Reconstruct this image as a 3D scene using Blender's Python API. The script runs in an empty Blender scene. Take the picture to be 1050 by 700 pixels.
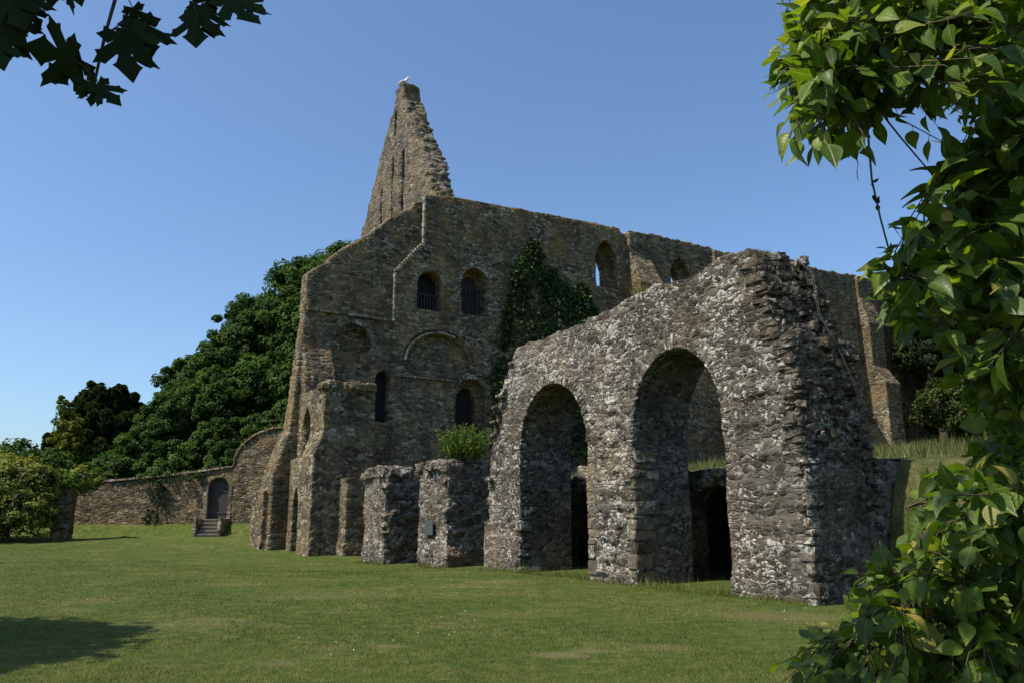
import bpy, bmesh, math, random
import numpy as np
from mathutils import Vector, Matrix, geometry

random.seed(7)
RNG = np.random.default_rng(7)
SC = bpy.context.scene
COL = SC.collection
R = math.radians

# ------------------------------------------------------------------ frame
F = 804.0 / 1050.0            # focal length over picture width
EYE = Vector((0, 0, 1.6))
TILT = math.atan(176.0 / 804.0)
A = Vector((-0.53778537, 0.84308179, 0))     # along the arcade (s), also the depth of the dormitory
B = Vector((0.84308179, 0.53778537, 0))      # along the dormitory wall (t)
P1 = Vector((5.51896744, 15.00289855, 0))    # near foot of the arcade
ROT = math.atan2(B.y, B.x)
V0 = 31.2                                     # s of the dormitory front


def W(t, s, z=0.0):
    return P1 + B * t + A * s + Vector((0, 0, z))


def cam_pt(x, y, d):
    """Point that lies d metres in front of the photographer's eye, in the direction of (x, y) of a 1050 x 700 view."""
    u, v = (x - 525) / 804.0, (350 - y) / 804.0
    ct, st = math.cos(TILT), math.sin(TILT)
    return EYE + Vector((u, ct - v * st, st + v * ct)) * d


# ------------------------------------------------------------------ object helpers
def link(o, parent=None):
    COL.objects.link(o)
    if parent is not None:
        o.parent = parent
    return o


def tag(o, label=None, cat=None, group=None, kind=None):
    if label: o['label'] = label
    if cat: o['category'] = cat
    if group: o['group'] = group
    if kind: o['kind'] = kind
    return o


def empty(name, loc, rz=0.0):
    o = bpy.data.objects.new(name, None)
    o.location = loc
    o.rotation_euler = (0, 0, rz)
    o.empty_display_size = 0.3
    return link(o)


def ruin_root(name):
    """Empty carrying the ruin frame: local x = t, y = s, z up."""
    return empty(name, P1, ROT)


def mesh_obj(name, verts, faces, mat, parent=None, smooth=False):
    me = bpy.data.meshes.new(name)
    if isinstance(verts, np.ndarray):
        verts = verts.tolist()
    if isinstance(faces, np.ndarray):
        faces = faces.tolist()
    me.from_pydata(verts, [], faces)
    me.update()
    if smooth:
        me.shade_smooth()
    me.materials.append(mat)
    return link(bpy.data.objects.new(name, me), parent)


def np_mesh(name, V, faces_flat, per, mat, parent=None, attr=None, smooth=False):
    """fast mesh: V (n,3) float, faces_flat (m,per) int, attr per-face float 'rnd'."""
    me = bpy.data.meshes.new(name)
    n, m = len(V), len(faces_flat)
    me.vertices.add(n)
    me.vertices.foreach_set('co', np.asarray(V, np.float32).ravel())
    me.loops.add(m * per)
    me.loops.foreach_set('vertex_index', np.asarray(faces_flat, np.int32).ravel())
    me.polygons.add(m)
    me.polygons.foreach_set('loop_start', np.arange(0, m * per, per, dtype=np.int32))
    me.update(calc_edges=True)
    if attr is not None:
        at = me.attributes.new('rnd', 'FLOAT', 'FACE')
        at.data.foreach_set('value', np.asarray(attr, np.float32))
    if smooth:
        me.shade_smooth()
    me.validate()
    me.materials.append(mat)
    return link(bpy.data.objects.new(name, me), parent)


# ------------------------------------------------------------------ solids in the ruin frame
class Solid:
    def __init__(self):
        self.v, self.f = [], []

    def prism(self, loop, a0, a1, axis, holes=()):
        """loop of 2-D points (p, z). axis 'x': p runs along t, extruded along s from a0 to a1.
        axis 'y': p runs along s, extruded along t from a0 to a1."""
        loops = [list(loop)] + [list(h) for h in holes]
        tri = geometry.tessellate_polygon([[Vector((p, z, 0)) for p, z in lp] for lp in loops])
        flat = [q for lp in loops for q in lp]
        n, b = len(flat), len(self.v)
        mk = (lambda p, z, e: (p, e, z)) if axis == 'x' else (lambda p, z, e: (e, p, z))
        self.v += [mk(p, z, a0) for p, z in flat] + [mk(p, z, a1) for p, z in flat]
        for t in tri:
            self.f.append((b + t[0], b + t[1], b + t[2]))
            self.f.append((b + n + t[2], b + n + t[1], b + n + t[0]))
        o = 0
        for lp in loops:
            k = len(lp)
            for i in range(k):
                j = (i + 1) % k
                self.f.append((b + o + i, b + o + j, b + n + o + j, b + n + o + i))
            o += k
        return self

    def box(self, x0, x1, y0, y1, z0, z1, jit=0.0, rot=0.0, rnd=random):
        c = Vector(((x0 + x1) / 2, (y0 + y1) / 2, (z0 + z1) / 2))
        b = len(self.v)
        M = Matrix.Rotation(rot, 3, 'Z') @ Matrix.Rotation(rnd.uniform(-jit, jit) * 1.5, 3, 'X') @ Matrix.Rotation(rnd.uniform(-jit, jit) * 1.5, 3, 'Y')
        for z in (z0, z1):
            for x, y in ((x0, y0), (x1, y0), (x1, y1), (x0, y1)):
                d = Vector((x, y, z)) - c
                d = Vector([k * (1 + rnd.uniform(-jit, jit)) for k in d])
                self.v.append(tuple(c + M @ d))
        for q in ((3, 2, 1, 0), (4, 5, 6, 7), (0, 1, 5, 4), (1, 2, 6, 5), (2, 3, 7, 6), (3, 0, 4, 7)):
            self.f.append(tuple(b + i for i in q))
        return self

    def poly8(self, pts):
        """hexahedron from 8 points: bottom ring 0-3, top ring 4-7."""
        b = len(self.v)
        self.v += [tuple(p) for p in pts]
        for q in ((3, 2, 1, 0), (4, 5, 6, 7), (0, 1, 5, 4), (1, 2, 6, 5), (2, 3, 7, 6), (3, 0, 4, 7)):
            self.f.append(tuple(b + i for i in q))
        return self

    def blocks(self, name, mat, parent, bevel=.018, cuts=1):
        """separate squared stones with worn arrises."""
        me = bpy.data.meshes.new(name)
        me.from_pydata(self.v, [], self.f)
        bm = bmesh.new(); bm.from_mesh(me)
        bmesh.ops.recalc_face_normals(bm, faces=bm.faces)
        if cuts: bmesh.ops.subdivide_edges(bm, edges=bm.edges[:], cuts=cuts, use_grid_fill=True)
        sharp = [e for e in bm.edges if len(e.link_faces) == 2 and e.calc_face_angle(0) > .5]
        bmesh.ops.bevel(bm, geom=sharp, offset=bevel, segments=2, affect='EDGES', clamp_overlap=True)
        for v_ in bm.verts:
            v_.co += Vector([random.uniform(-1, 1) for _ in range(3)]) * bevel * .45
        bm.to_mesh(me); bm.free()
        me.materials.append(mat)
        return link(bpy.data.objects.new(name, me), parent)

    def raw(self, name, mat, parent, smooth=False):
        return mesh_obj(name, self.v, self.f, mat, parent, smooth)

    def remesh(self, name, mat, parent, voxel, rough=0.0, rscale=1.0):
        """weld all solids to one skin of evenly small faces, then weather it a little."""
        me = bpy.data.meshes.new('tmp')
        me.from_pydata(self.v, [], self.f)
        bm = bmesh.new(); bm.from_mesh(me)
        bmesh.ops.recalc_face_normals(bm, faces=bm.faces)
        bm.to_mesh(me); bm.free()
        o = bpy.data.objects.new('tmp', me)
        COL.objects.link(o)
        m = o.modifiers.new('r', 'REMESH'); m.mode = 'VOXEL'; m.voxel_size = voxel; m.adaptivity = 0
        dg = bpy.context.evaluated_depsgraph_get()
        out = bpy.data.meshes.new_from_object(o.evaluated_get(dg))
        bpy.data.objects.remove(o); bpy.data.meshes.remove(me)
        out.name = name
        if rough:
            n = len(out.vertices)
            co = np.empty(n * 3, np.float32); out.vertices.foreach_get('co', co); co = co.reshape(-1, 3)
            no = np.empty(n * 3, np.float32); out.vertices.foreach_get('normal', no); no = no.reshape(-1, 3)
            d = fbm(co * rscale) * rough
            co = co + no * d[:, None]
            out.vertices.foreach_set('co', co.ravel())
            out.update()
        out.materials.clear(); out.materials.append(mat)
        out.shade_smooth()
        return link(bpy.data.objects.new(name, out), parent)


_G = np.random.default_rng(3).uniform(-1, 1, (32, 32, 32)).astype(np.float32)


def vnoise(p):
    i = np.floor(p).astype(int); f = p - i; f = f * f * (3 - 2 * f)
    out = 0
    for dx in (0, 1):
        for dy in (0, 1):
            for dz in (0, 1):
                w = (f[:, 0] if dx else 1 - f[:, 0]) * (f[:, 1] if dy else 1 - f[:, 1]) * (f[:, 2] if dz else 1 - f[:, 2])
                out = out + w * _G[(i[:, 0] + dx) % 32, (i[:, 1] + dy) % 32, (i[:, 2] + dz) % 32]
    return out


def fbm(p, o=3):
    s, a = 0, 1.0
    for k in range(o):
        s = s + a * vnoise(p * (2.03 ** k) + 7.7 * k); a *= 0.5
    return s


def rough(poly, step=0.3, amp=0.05, rnd=random, closed=True):
    out = []
    n = len(poly)
    for i in range(n if closed else n - 1):
        p, q = poly[i], poly[(i + 1) % n]
        L = math.hypot(q[0] - p[0], q[1] - p[1]); k = max(1, int(L / step))
        for j in range(k):
            f = j / k
            out.append((p[0] + (q[0] - p[0]) * f + rnd.uniform(-amp, amp), p[1] + (q[1] - p[1]) * f + rnd.uniform(-amp, amp)))
    if not closed:
        out.append(poly[-1])
    return out


def arch(p0, p1, zb, zs, za, n=16, pointed=0.0, amp=0.0):
    """opening from sill zb, jambs p0 and p1, springing zs, apex za."""
    c, r = (p0 + p1) / 2, (p1 - p0) / 2
    pts = [(p0, zb), (p1, zb)]
    for i in range(n + 1):
        th = math.pi * i / n
        k = math.cos(th)
        h = math.sin(th) if not pointed else (math.sin(th) * (1 - pointed) + (1 - abs(k)) * pointed)
        pts.append((c + r * k + random.uniform(-amp, amp), zs + (za - zs) * h + random.uniform(-amp, amp)))
    return pts


# ------------------------------------------------------------------ materials
def new_mat(name):
    m = bpy.data.materials.new(name)
    m.use_nodes = True
    nt = m.node_tree
    nt.nodes.clear()
    return m, nt


class N:
    def __init__(self, nt): self.nt = nt

    def __call__(self, typ, **kw):
        n = self.nt.nodes.new(typ)
        for k, v in kw.items():
            if k.startswith('i_'):
                n.inputs[k[2:].replace('_', ' ')].default_value = v
            else:
                setattr(n, k, v)
        return n

    def link(self, a, b): self.nt.links.new(a, b)

    def math(self, op, a, b=None, c=None, clamp=False):
        n = self.nt.nodes.new('ShaderNodeMath'); n.operation = op; n.use_clamp = clamp
        for i, x in enumerate((a, b, c)):
            if x is None: continue
            if isinstance(x, (int, float)): n.inputs[i].default_value = x
            else: self.link(x, n.inputs[i])
        return n.outputs[0]

    def vmath(self, op, a, b):
        n = self.nt.nodes.new('ShaderNodeVectorMath'); n.operation = op
        for i, x in enumerate((a, b)):
            if isinstance(x, (tuple, list)): n.inputs[i].default_value = x
            else: self.link(x, n.inputs[i])
        return n.outputs[0]

    def mix(self, f, a, b, blend='MIX'):
        n = self.nt.nodes.new('ShaderNodeMix'); n.data_type = 'RGBA'; n.blend_type = blend
        for i, x in ((0, f), (6, a), (7, b)):
            if isinstance(x, (int, float)): n.inputs[i].default_value = x
            elif isinstance(x, (tuple, list)): n.inputs[i].default_value = (*x[:3], 1)
            else: self.link(x, n.inputs[i])
        return n.outputs[2]

    def noise(self, vec, scale, detail=4, rough=0.55, dist=0.0):
        n = self('ShaderNodeTexNoise'); n.inputs['Scale'].default_value = scale
        n.inputs['Detail'].default_value = detail; n.inputs['Roughness'].default_value = rough
        n.inputs['Distortion'].default_value = dist
        if vec is not None: self.link(vec, n.inputs['Vector'])
        return n

    def ramp(self, f, stops, interp='LINEAR'):
        n = self('ShaderNodeValToRGB'); n.color_ramp.interpolation = interp
        cr = n.color_ramp
        while len(cr.elements) < len(stops): cr.elements.new(0.5)
        for e, (p, c) in zip(cr.elements, stops):
            e.position = p; e.color = (*c[:3], 1) if isinstance(c, (tuple, list)) else (c, c, c, 1)
        self.link(f, n.inputs['Fac'])
        return n.outputs['Color']

    def smooth(self, x, lo, hi):
        n = self('ShaderNodeMapRange'); n.interpolation_type = 'SMOOTHSTEP'
        n.inputs['From Min'].default_value = lo; n.inputs['From Max'].default_value = hi
        self.link(x, n.inputs['Value'])
        return n.outputs['Result']


def stone(name, size=(0.34, 0.34, 0.15), cols=None, mortar=(0.17, 0.15, 0.12), lichen=0.5, ochre=0.3, disp=0.05,
          dark=0.5, warp=0.09, fine=1.0, tone=1.0, moss=0.0, mortar_w=0.06, randomness=0.85, lich_col=(0.41, 0.385, 0.335), relief=1.0, lump=0.5, island=False, speck=6.5, streak=0.0, facing=False):
    m, nt = new_mat(name)
    n = N(nt)
    tc = n('ShaderNodeTexCoord').outputs['Object']
    wn = n.noise(tc, 2.2, 3)
    w = n.vmath('SUBTRACT', wn.outputs['Color'], (0.5, 0.5, 0.5))
    w = n.vmath('MULTIPLY', w, (warp * 3, warp * 3, warp * 2.2))
    p = n.vmath('ADD', tc, w)
    q = n.vmath('DIVIDE', p, size)
    vo = n('ShaderNodeTexVoronoi', feature='F1', i_Scale=1.0, i_Randomness=randomness); n.link(q, vo.inputs['Vector'])
    ve = n('ShaderNodeTexVoronoi', feature='DISTANCE_TO_EDGE', i_Scale=1.0, i_Randomness=randomness); n.link(q, ve.inputs['Vector'])
    # smaller stones filling some patches
    q2 = n.vmath('MULTIPLY', q, (1.9, 1.9, 1.7))
    vo2 = n('ShaderNodeTexVoronoi', feature='F1', i_Scale=1.0, i_Randomness=0.95); n.link(q2, vo2.inputs['Vector'])
    ve2 = n('ShaderNodeTexVoronoi', feature='DISTANCE_TO_EDGE', i_Scale=1.0, i_Randomness=0.95); n.link(q2, ve2.inputs['Vector'])
    big = n.noise(tc, 0.9, 4)
    sel = n.math('GREATER_THAN', big.outputs['Fac'], 0.53)
    rc = n.mix(sel, vo.outputs['Color'], vo2.outputs['Color'])
    sp = n('ShaderNodeSeparateColor'); n.link(rc, sp.inputs[0])
    r1, r2, r3 = sp.outputs[0], sp.outputs[1], sp.outputs[2]
    ed = n.nt.nodes.new('ShaderNodeMix'); ed.data_type = 'FLOAT'
    n.link(sel, ed.inputs[0]); n.link(ve.outputs['Distance'], ed.inputs[2]); n.link(ve2.outputs['Distance'], ed.inputs[3])
    edge = ed.outputs[0]
    cols = cols or [(0.0, (0.085, 0.075, 0.06)), (0.3, (0.15, 0.13, 0.10)), (0.55, (0.20, 0.18, 0.145)), (0.8, (0.26, 0.235, 0.19)), (1.0, (0.36, 0.33, 0.28))]
    c = n.ramp(r1, cols)
    if island:
        gi = n('ShaderNodeNewGeometry').outputs['Random Per Island']
        c = n.mix(1.0, c, n.ramp(gi, [(0, (.55, .52, .5)), (.5, (1, .95, .85)), (1, (1.35, 1.3, 1.22))]), 'MULTIPLY')
    # ochre sandstone patches
    on = n.noise(tc, 0.55, 5, 0.6)
    of = n.math('MULTIPLY', n.smooth(on.outputs['Fac'], 0.44, 0.62), n.math('ADD', 0.35, n.math('MULTIPLY', r2, 0.65)))
    c = n.mix(n.math('MULTIPLY', of, ochre), c, (0.36, 0.245, 0.10))
    # dark crust
    dn = n.noise(tc, 1.3, 6, 0.62)
    df = n.math('MULTIPLY', n.smooth(dn.outputs['Fac'], 0.48, 0.66), dark)
    c = n.mix(df, c, (0.045, 0.04, 0.034))
    if streak:
        sn = n.noise(n.vmath('MULTIPLY', tc, (1.0, 1.0, 0.16)), 1.0, 5, 0.6)
        c = n.mix(n.math('MULTIPLY', n.smooth(sn.outputs['Fac'], 0.5, 0.66), streak), c, (0.06, 0.052, 0.042))
        rn_ = n.noise(tc, 0.22, 3, 0.5)
        c = n.mix(1.0, c, n.ramp(rn_.outputs['Fac'], [(0.35, 0.72), (0.65, 1.25)]), 'MULTIPLY')
    fn = n.noise(tc, 14, 6, 0.65)
    c = n.mix(1.0, c, n.ramp(fn.outputs['Fac'], [(0.25, 0.55), (0.5, 0.95), (0.75, 1.35)]), 'MULTIPLY')
    mf = n.math('SUBTRACT', 1.0, n.smooth(edge, mortar_w * 0.4, mortar_w * 1.5))
    c = n.mix(n.math('MULTIPLY', mf, 0.7), c, mortar)
    if tone != 1.0:
        c = n.mix(1.0, c, (tone * 1.05, tone, tone * .92), 'MULTIPLY')
    # pale crusty lichen, some stones far more than others
    ln = n.noise(tc, speck, 7, 0.68, 0.3)
    l2 = n.noise(tc, 0.8, 3)
    lv = n.math('ADD', ln.outputs['Fac'], n.math('MULTIPLY', n.math('SUBTRACT', r3, 0.5), 0.24))
    lv = n.math('ADD', lv, n.math('MULTIPLY', n.math('SUBTRACT', l2.outputs['Fac'], 0.5), 0.35))
    lo = 0.72 - 0.2 * lichen
    lf = n.math('MULTIPLY', n.smooth(lv, lo, lo + 0.07), min(1.0, 0.35 + lichen * 0.6))
    if facing:      # crust grows on the open weather side and on top, little of it inside the arches
        xs = n('ShaderNodeSeparateXYZ'); n.link(n('ShaderNodeTexCoord').outputs['Normal'], xs.inputs[0])
        ex = n.math('MAXIMUM', n.math('MULTIPLY', xs.outputs[0], -1.0), xs.outputs[2])
        lf = n.math('MULTIPLY', lf, n.math('ADD', 0.22, n.math('MULTIPLY', n.smooth(ex, 0.15, 0.7), 0.78)))
    c = n.mix(lf, c, lich_col)
    if moss:
        mn = n.noise(tc, 2.6, 5)
        c = n.mix(n.math('MULTIPLY', n.smooth(mn.outputs['Fac'], 0.52, 0.66), moss), c, (0.05, 0.065, 0.02))
    bs = n('ShaderNodeBsdfPrincipled'); bs.inputs['Roughness'].default_value = 0.92
    bs.inputs['Specular IOR Level'].default_value = 0.15
    n.link(c, bs.inputs['Base Color'])
    out = n('ShaderNodeOutputMaterial'); n.link(bs.outputs[0], out.inputs['Surface'])
    # relief
    dome = n.smooth(edge, 0.0, 0.26)
    h = n.math('MULTIPLY', dome, n.math('ADD', 0.35, n.math('MULTIPLY', r2, 0.9)))
    h = n.math('MULTIPLY', h, relief)
    h = n.math('ADD', h, n.math('MULTIPLY', fn.outputs['Fac'], 0.45 * fine))
    lm = n.noise(tc, 3.2, 4, 0.6)
    h = n.math('ADD', h, n.math('MULTIPLY', n.math('SUBTRACT', lm.outputs['Fac'], 0.5), lump * 2.2))
    mn2 = n.noise(tc, 45, 3, 0.6)
    h = n.math('ADD', h, n.math('MULTIPLY', mn2.outputs['Fac'], 0.14 * fine))
    dp = n('ShaderNodeDisplacement'); dp.inputs['Scale'].default_value = disp; dp.inputs['Midlevel'].default_value = 0.75
    n.link(h, dp.inputs['Height']); n.link(dp.outputs[0], out.inputs['Displacement'])
    m.displacement_method = 'BUMP' if island else 'BOTH'
    return m


def plain(name, col, rough_=0.8, spec=0.3, var=0.25, scale=8, metal=0.0):
    m, nt = new_mat(name); n = N(nt)
    tc = n('ShaderNodeTexCoord').outputs['Object']
    ns = n.noise(tc, scale, 5)
    c = n.mix(1.0, col, n.ramp(ns.outputs['Fac'], [(0.25, 1 - var), (0.75, 1 + var)]), 'MULTIPLY')
    bs = n('ShaderNodeBsdfPrincipled'); bs.inputs['Roughness'].default_value = rough_
    bs.inputs['Specular IOR Level'].default_value = spec; bs.inputs['Metallic'].default_value = metal
    n.link(c, bs.inputs['Base Color'])
    bp = n('ShaderNodeBump'); bp.inputs['Strength'].default_value = 0.4; bp.inputs['Distance'].default_value = 0.02
    n.link(ns.outputs['Fac'], bp.inputs['Height']); n.link(bp.outputs[0], bs.inputs['Normal'])
    out = n('ShaderNodeOutputMaterial'); n.link(bs.outputs[0], out.inputs['Surface'])
    return m


def leafmat(name, stops, rough_=0.5, trans=0.35, spec=0.4, tcol=None, vein=False):
    """leaf colour differs from leaf to leaf by the face attribute rnd; some light passes through."""
    m, nt = new_mat(name); n = N(nt)
    at = n('ShaderNodeAttribute', attribute_name='rnd')
    c = n.ramp(at.outputs['Fac'], stops)
    tc = n('ShaderNodeTexCoord').outputs['Object']
    ns = n.noise(tc, 30 if vein else 1.2, 4)
    c = n.mix(1.0, c, n.ramp(ns.outputs['Fac'], [(0.3, 0.75), (0.7, 1.25)]), 'MULTIPLY')
    bs = n('ShaderNodeBsdfPrincipled'); bs.inputs['Roughness'].default_value = rough_
    bs.inputs['Specular IOR Level'].default_value = spec
    if vein:
        rib = n('ShaderNodeAttribute', attribute_name='rib').outputs['Fac']; al = n('ShaderNodeAttribute', attribute_name='along').outputs['Fac']
        sv = n.math('SINE', n.math('MULTIPLY', n.math('SUBTRACT', al, n.math('MULTIPLY', rib, 0.16)), 44.0))
        sv = n.smooth(sv, 0.75, 1.0)
        mr = n.math('SUBTRACT', 1.0, n.smooth(rib, 0.02, 0.12))
        vn = n.math('MAXIMUM', mr, n.math('MULTIPLY', sv, 0.45))
        c = n.mix(n.math('MULTIPLY', vn, 0.4), c, (0.24, 0.28, 0.09))
        br = n.noise(tc, 16, 3, 0.7)
        c = n.mix(n.math('MULTIPLY', n.smooth(br.outputs['Fac'], 0.66, 0.72), 0.6), c, (0.16, 0.10, 0.04))
        bp = n('ShaderNodeBump'); bp.inputs['Strength'].default_value = 0.5; bp.inputs['Distance'].default_value = 0.003; bp.invert = True
        n.link(vn, bp.inputs['Height']); n.link(bp.outputs[0], bs.inputs['Normal'])
    n.link(c, bs.inputs['Base Color'])
    tr = n('ShaderNodeBsdfTranslucent')
    tcv = n.mix(1.0, c, tcol or (1.3, 1.5, 0.5), 'MULTIPLY')
    n.link(tcv, tr.inputs['Color'])
    mx = n('ShaderNodeMixShader'); mx.inputs[0].default_value = trans
    n.link(bs.outputs[0], mx.inputs[1]); n.link(tr.outputs[0], mx.inputs[2])
    out = n('ShaderNodeOutputMaterial'); n.link(mx.outputs[0], out.inputs['Surface'])
    return m


BROWN = [(0.0, (0.045, 0.041, 0.037)), (0.35, (0.11, 0.101, 0.09)), (0.6, (0.17, 0.157, 0.14)), (0.85, (0.25, 0.234, 0.21)), (1.0, (0.37, 0.35, 0.32))]
WARM = [(0.0, (0.05, 0.041, 0.027)), (0.35, (0.155, 0.125, 0.078)), (0.7, (0.28, 0.23, 0.145)), (1.0, (0.48, 0.415, 0.28))]
M_ARC = stone('rubble_lichen', (0.24, 0.24, 0.115), BROWN, lichen=0.71, ochre=0.3, disp=0.036, dark=0.65, tone=0.58, relief=.6, lump=.6, fine=1.3, speck=12, streak=.4, facing=True)
M_RING = stone('arch_ring_stone', (0.27, 0.27, 0.2), BROWN, lichen=.9, ochre=0.3, disp=0.03, dark=0.6, tone=0.6, relief=.5, island=True)
M_CORE = stone('broken_core_stone', (0.3, 0.3, 0.12), BROWN, lichen=.6, ochre=.25, disp=.03, dark=.7, tone=.46, facing=True, relief=.4, island=True)
M_PIER = stone('rubble_pier', (0.28, 0.28, 0.14), BROWN, lichen=0.64, ochre=0.3, disp=0.045, dark=0.6, tone=0.58, relief=.7, lump=.7, speck=10, streak=.3, facing=True)
M_PORCH = stone('rubble_porch', (0.42, 0.42, 0.18), WARM, lichen=0.5, ochre=0.6, disp=0.03, dark=0.6, streak=.4, tone=0.56, relief=.8, lump=.15)
M_DORM = stone('rubble_dormitory', (0.42, 0.42, 0.17), WARM, lichen=0.46, ochre=0.9, disp=0.045, dark=0.6, warp=0.06, streak=.55, tone=0.64, relief=.9, lump=.15, fine=1.4)
M_DRESS = stone('dressed_stone', (0.9, 0.9, 0.5), [(0.0, (0.2, 0.175, 0.135)), (0.5, (0.28, 0.25, 0.2)), (1.0, (0.36, 0.33, 0.27))], lichen=0.75, ochre=0.4, disp=0.03, dark=0.6, warp=0.03, tone=0.55, relief=.3, island=True)
M_SUNLIT = stone('sunlit_edge_stone', (0.9, 0.9, 0.5), [(0.0, (0.3, 0.28, 0.23)), (1.0, (0.42, 0.4, 0.34))], lichen=.9, ochre=.2, disp=.03, dark=.4, tone=.72, relief=.3, island=True)  # brightness of the sunlit edges put into the stone colour
M_GARDEN = stone('garden_wall_stone', (0.36, 0.36, 0.15), WARM, lichen=0.3, ochre=0.75, disp=0.03, dark=0.6, tone=0.55)
M_COPE = stone('coping_stone', (0.6, 0.6, 0.4), WARM, lichen=0.8, ochre=0.2, disp=0.015, dark=0.15, tone=.95, relief=.4, island=True)
M_UNLIT = plain('unlit_inside', (0.012, 0.011, 0.01), 0.8, var=0.3)  # near-black colour painting the shade inside the dormitory openings
M_DOOR_BACKING = plain('weathered_door_and_backing', (0.04, 0.037, 0.035), 0.8, var=0.3)  # garden door wood, also the dim sheet painting shade in one window
M_IRON = plain('old_iron', (0.035, 0.03, 0.027), 0.7)
M_BARK = plain('bark', (0.07, 0.055, 0.04), 0.95, 0.1, 0.5, 12)
M_TWIG = plain('twig', (0.085, 0.07, 0.04), 0.8, 0.2, 0.3, 20)
M_SLATE = plain('slate_plaque', (0.05, 0.06, 0.06), 0.5, 0.4, 0.15, 30)
M_GULL = plain('gull_plumage', (0.78, 0.77, 0.74), 0.8, 0.1, 0.06, 6)
M_GULLG = plain('grey_plumage', (0.42, 0.44, 0.46), 0.8, 0.1, 0.1, 6)
M_BEAK = plain('beak_yellow', (0.55, 0.35, 0.05), 0.5)

# ------------------------------------------------------------------ sky, sun, camera
SUN_EL = R(56)
hd = (-B + A * 0.07).normalized()                      # horizontal direction towards the sun
sun_dir = Vector((hd.x * math.cos(SUN_EL), hd.y * math.cos(SUN_EL), math.sin(SUN_EL)))
w = bpy.data.worlds.new('World'); SC.world = w; w.use_nodes = True
nt = w.node_tree
sky = nt.nodes.new('ShaderNodeTexSky'); sky.sky_type = 'NISHITA'; sky.sun_disc = False
sky.sun_elevation = SUN_EL
sky.sun_rotation = math.atan2(hd.x, hd.y)
sky.altitude = 50; sky.air_density = 1.0; sky.dust_density = 1.5; sky.ozone_density = 3.0
bg = nt.nodes['Background']; bg.inputs['Strength'].default_value = 0.118
tint = nt.nodes.new('ShaderNodeMix'); tint.data_type = 'RGBA'; tint.blend_type = 'MULTIPLY'; tint.inputs[0].default_value = 1.0
tint.inputs[7].default_value = (0.93, 1.06, 1.16, 1)
nt.links.new(sky.outputs[0], tint.inputs[6]); nt.links.new(tint.outputs[2], bg.inputs['Color'])
sl = bpy.data.lights.new('sun', 'SUN'); sl.energy = 5.0; sl.angle = R(0.53); sl.color = (1.0, 0.94, 0.83)
so = bpy.data.objects.new('sun', sl); COL.objects.link(so)
so.rotation_euler = sun_dir.to_track_quat('Z', 'Y').to_euler()
so.location = (-20, -10, 40)
cd = bpy.data.cameras.new('camera'); cam = bpy.data.objects.new('camera', cd); COL.objects.link(cam)
cd.sensor_width = 36; cd.lens = F * 36; cd.clip_end = 3000; cd.clip_start = 0.05
cam.location = EYE; cam.rotation_euler = (math.pi / 2 + TILT, 0, 0)
SC.camera = cam
vs = SC.view_settings
vs.view_transform = 'Standard'; vs.look = 'None'; vs.gamma = 1.0; vs.use_curve_mapping = False
vs.exposure = 0.45
SC.cycles.max_bounces = 6; SC.cycles.diffuse_bounces = 3; SC.cycles.transmission_bounces = 4
SC.cycles.use_adaptive_sampling = True

# ------------------------------------------------------------------ ground
def sstep(x, a, b):
    x = np.clip((x - a) / (b - a), 0, 1)
    return x * x * (3 - 2 * x)


def ts(X, Y):
    dx, dy = X - P1.x, Y - P1.y
    return dx * B.x + dy * B.y, dx * A.x + dy * A.y


def lawn_h(X, Y):
    """height of the mown lawn."""
    t, s = ts(X, Y)
    z = -0.32 * sstep(s, 8, 20) * (1 - sstep(s, 28, 36)) * sstep(t, -14, -2)
    z = z + 0.05 * np.sin(X * 0.23 + 1.0) * np.cos(Y * 0.19) * sstep(Y, 4, 10)
    z = z + 0.75 * sstep(Y, 47.4, 48.9) * sstep(-X, 8, 13) + 0.25 * sstep(Y, 40, 46) * sstep(-X, 6, 12)
    z = z + 0.02 * np.sin(X * 1.7) * np.sin(Y * 1.3)
    return z - 2.5 * sstep(np.hypot(X, Y), 120, 400)


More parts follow.
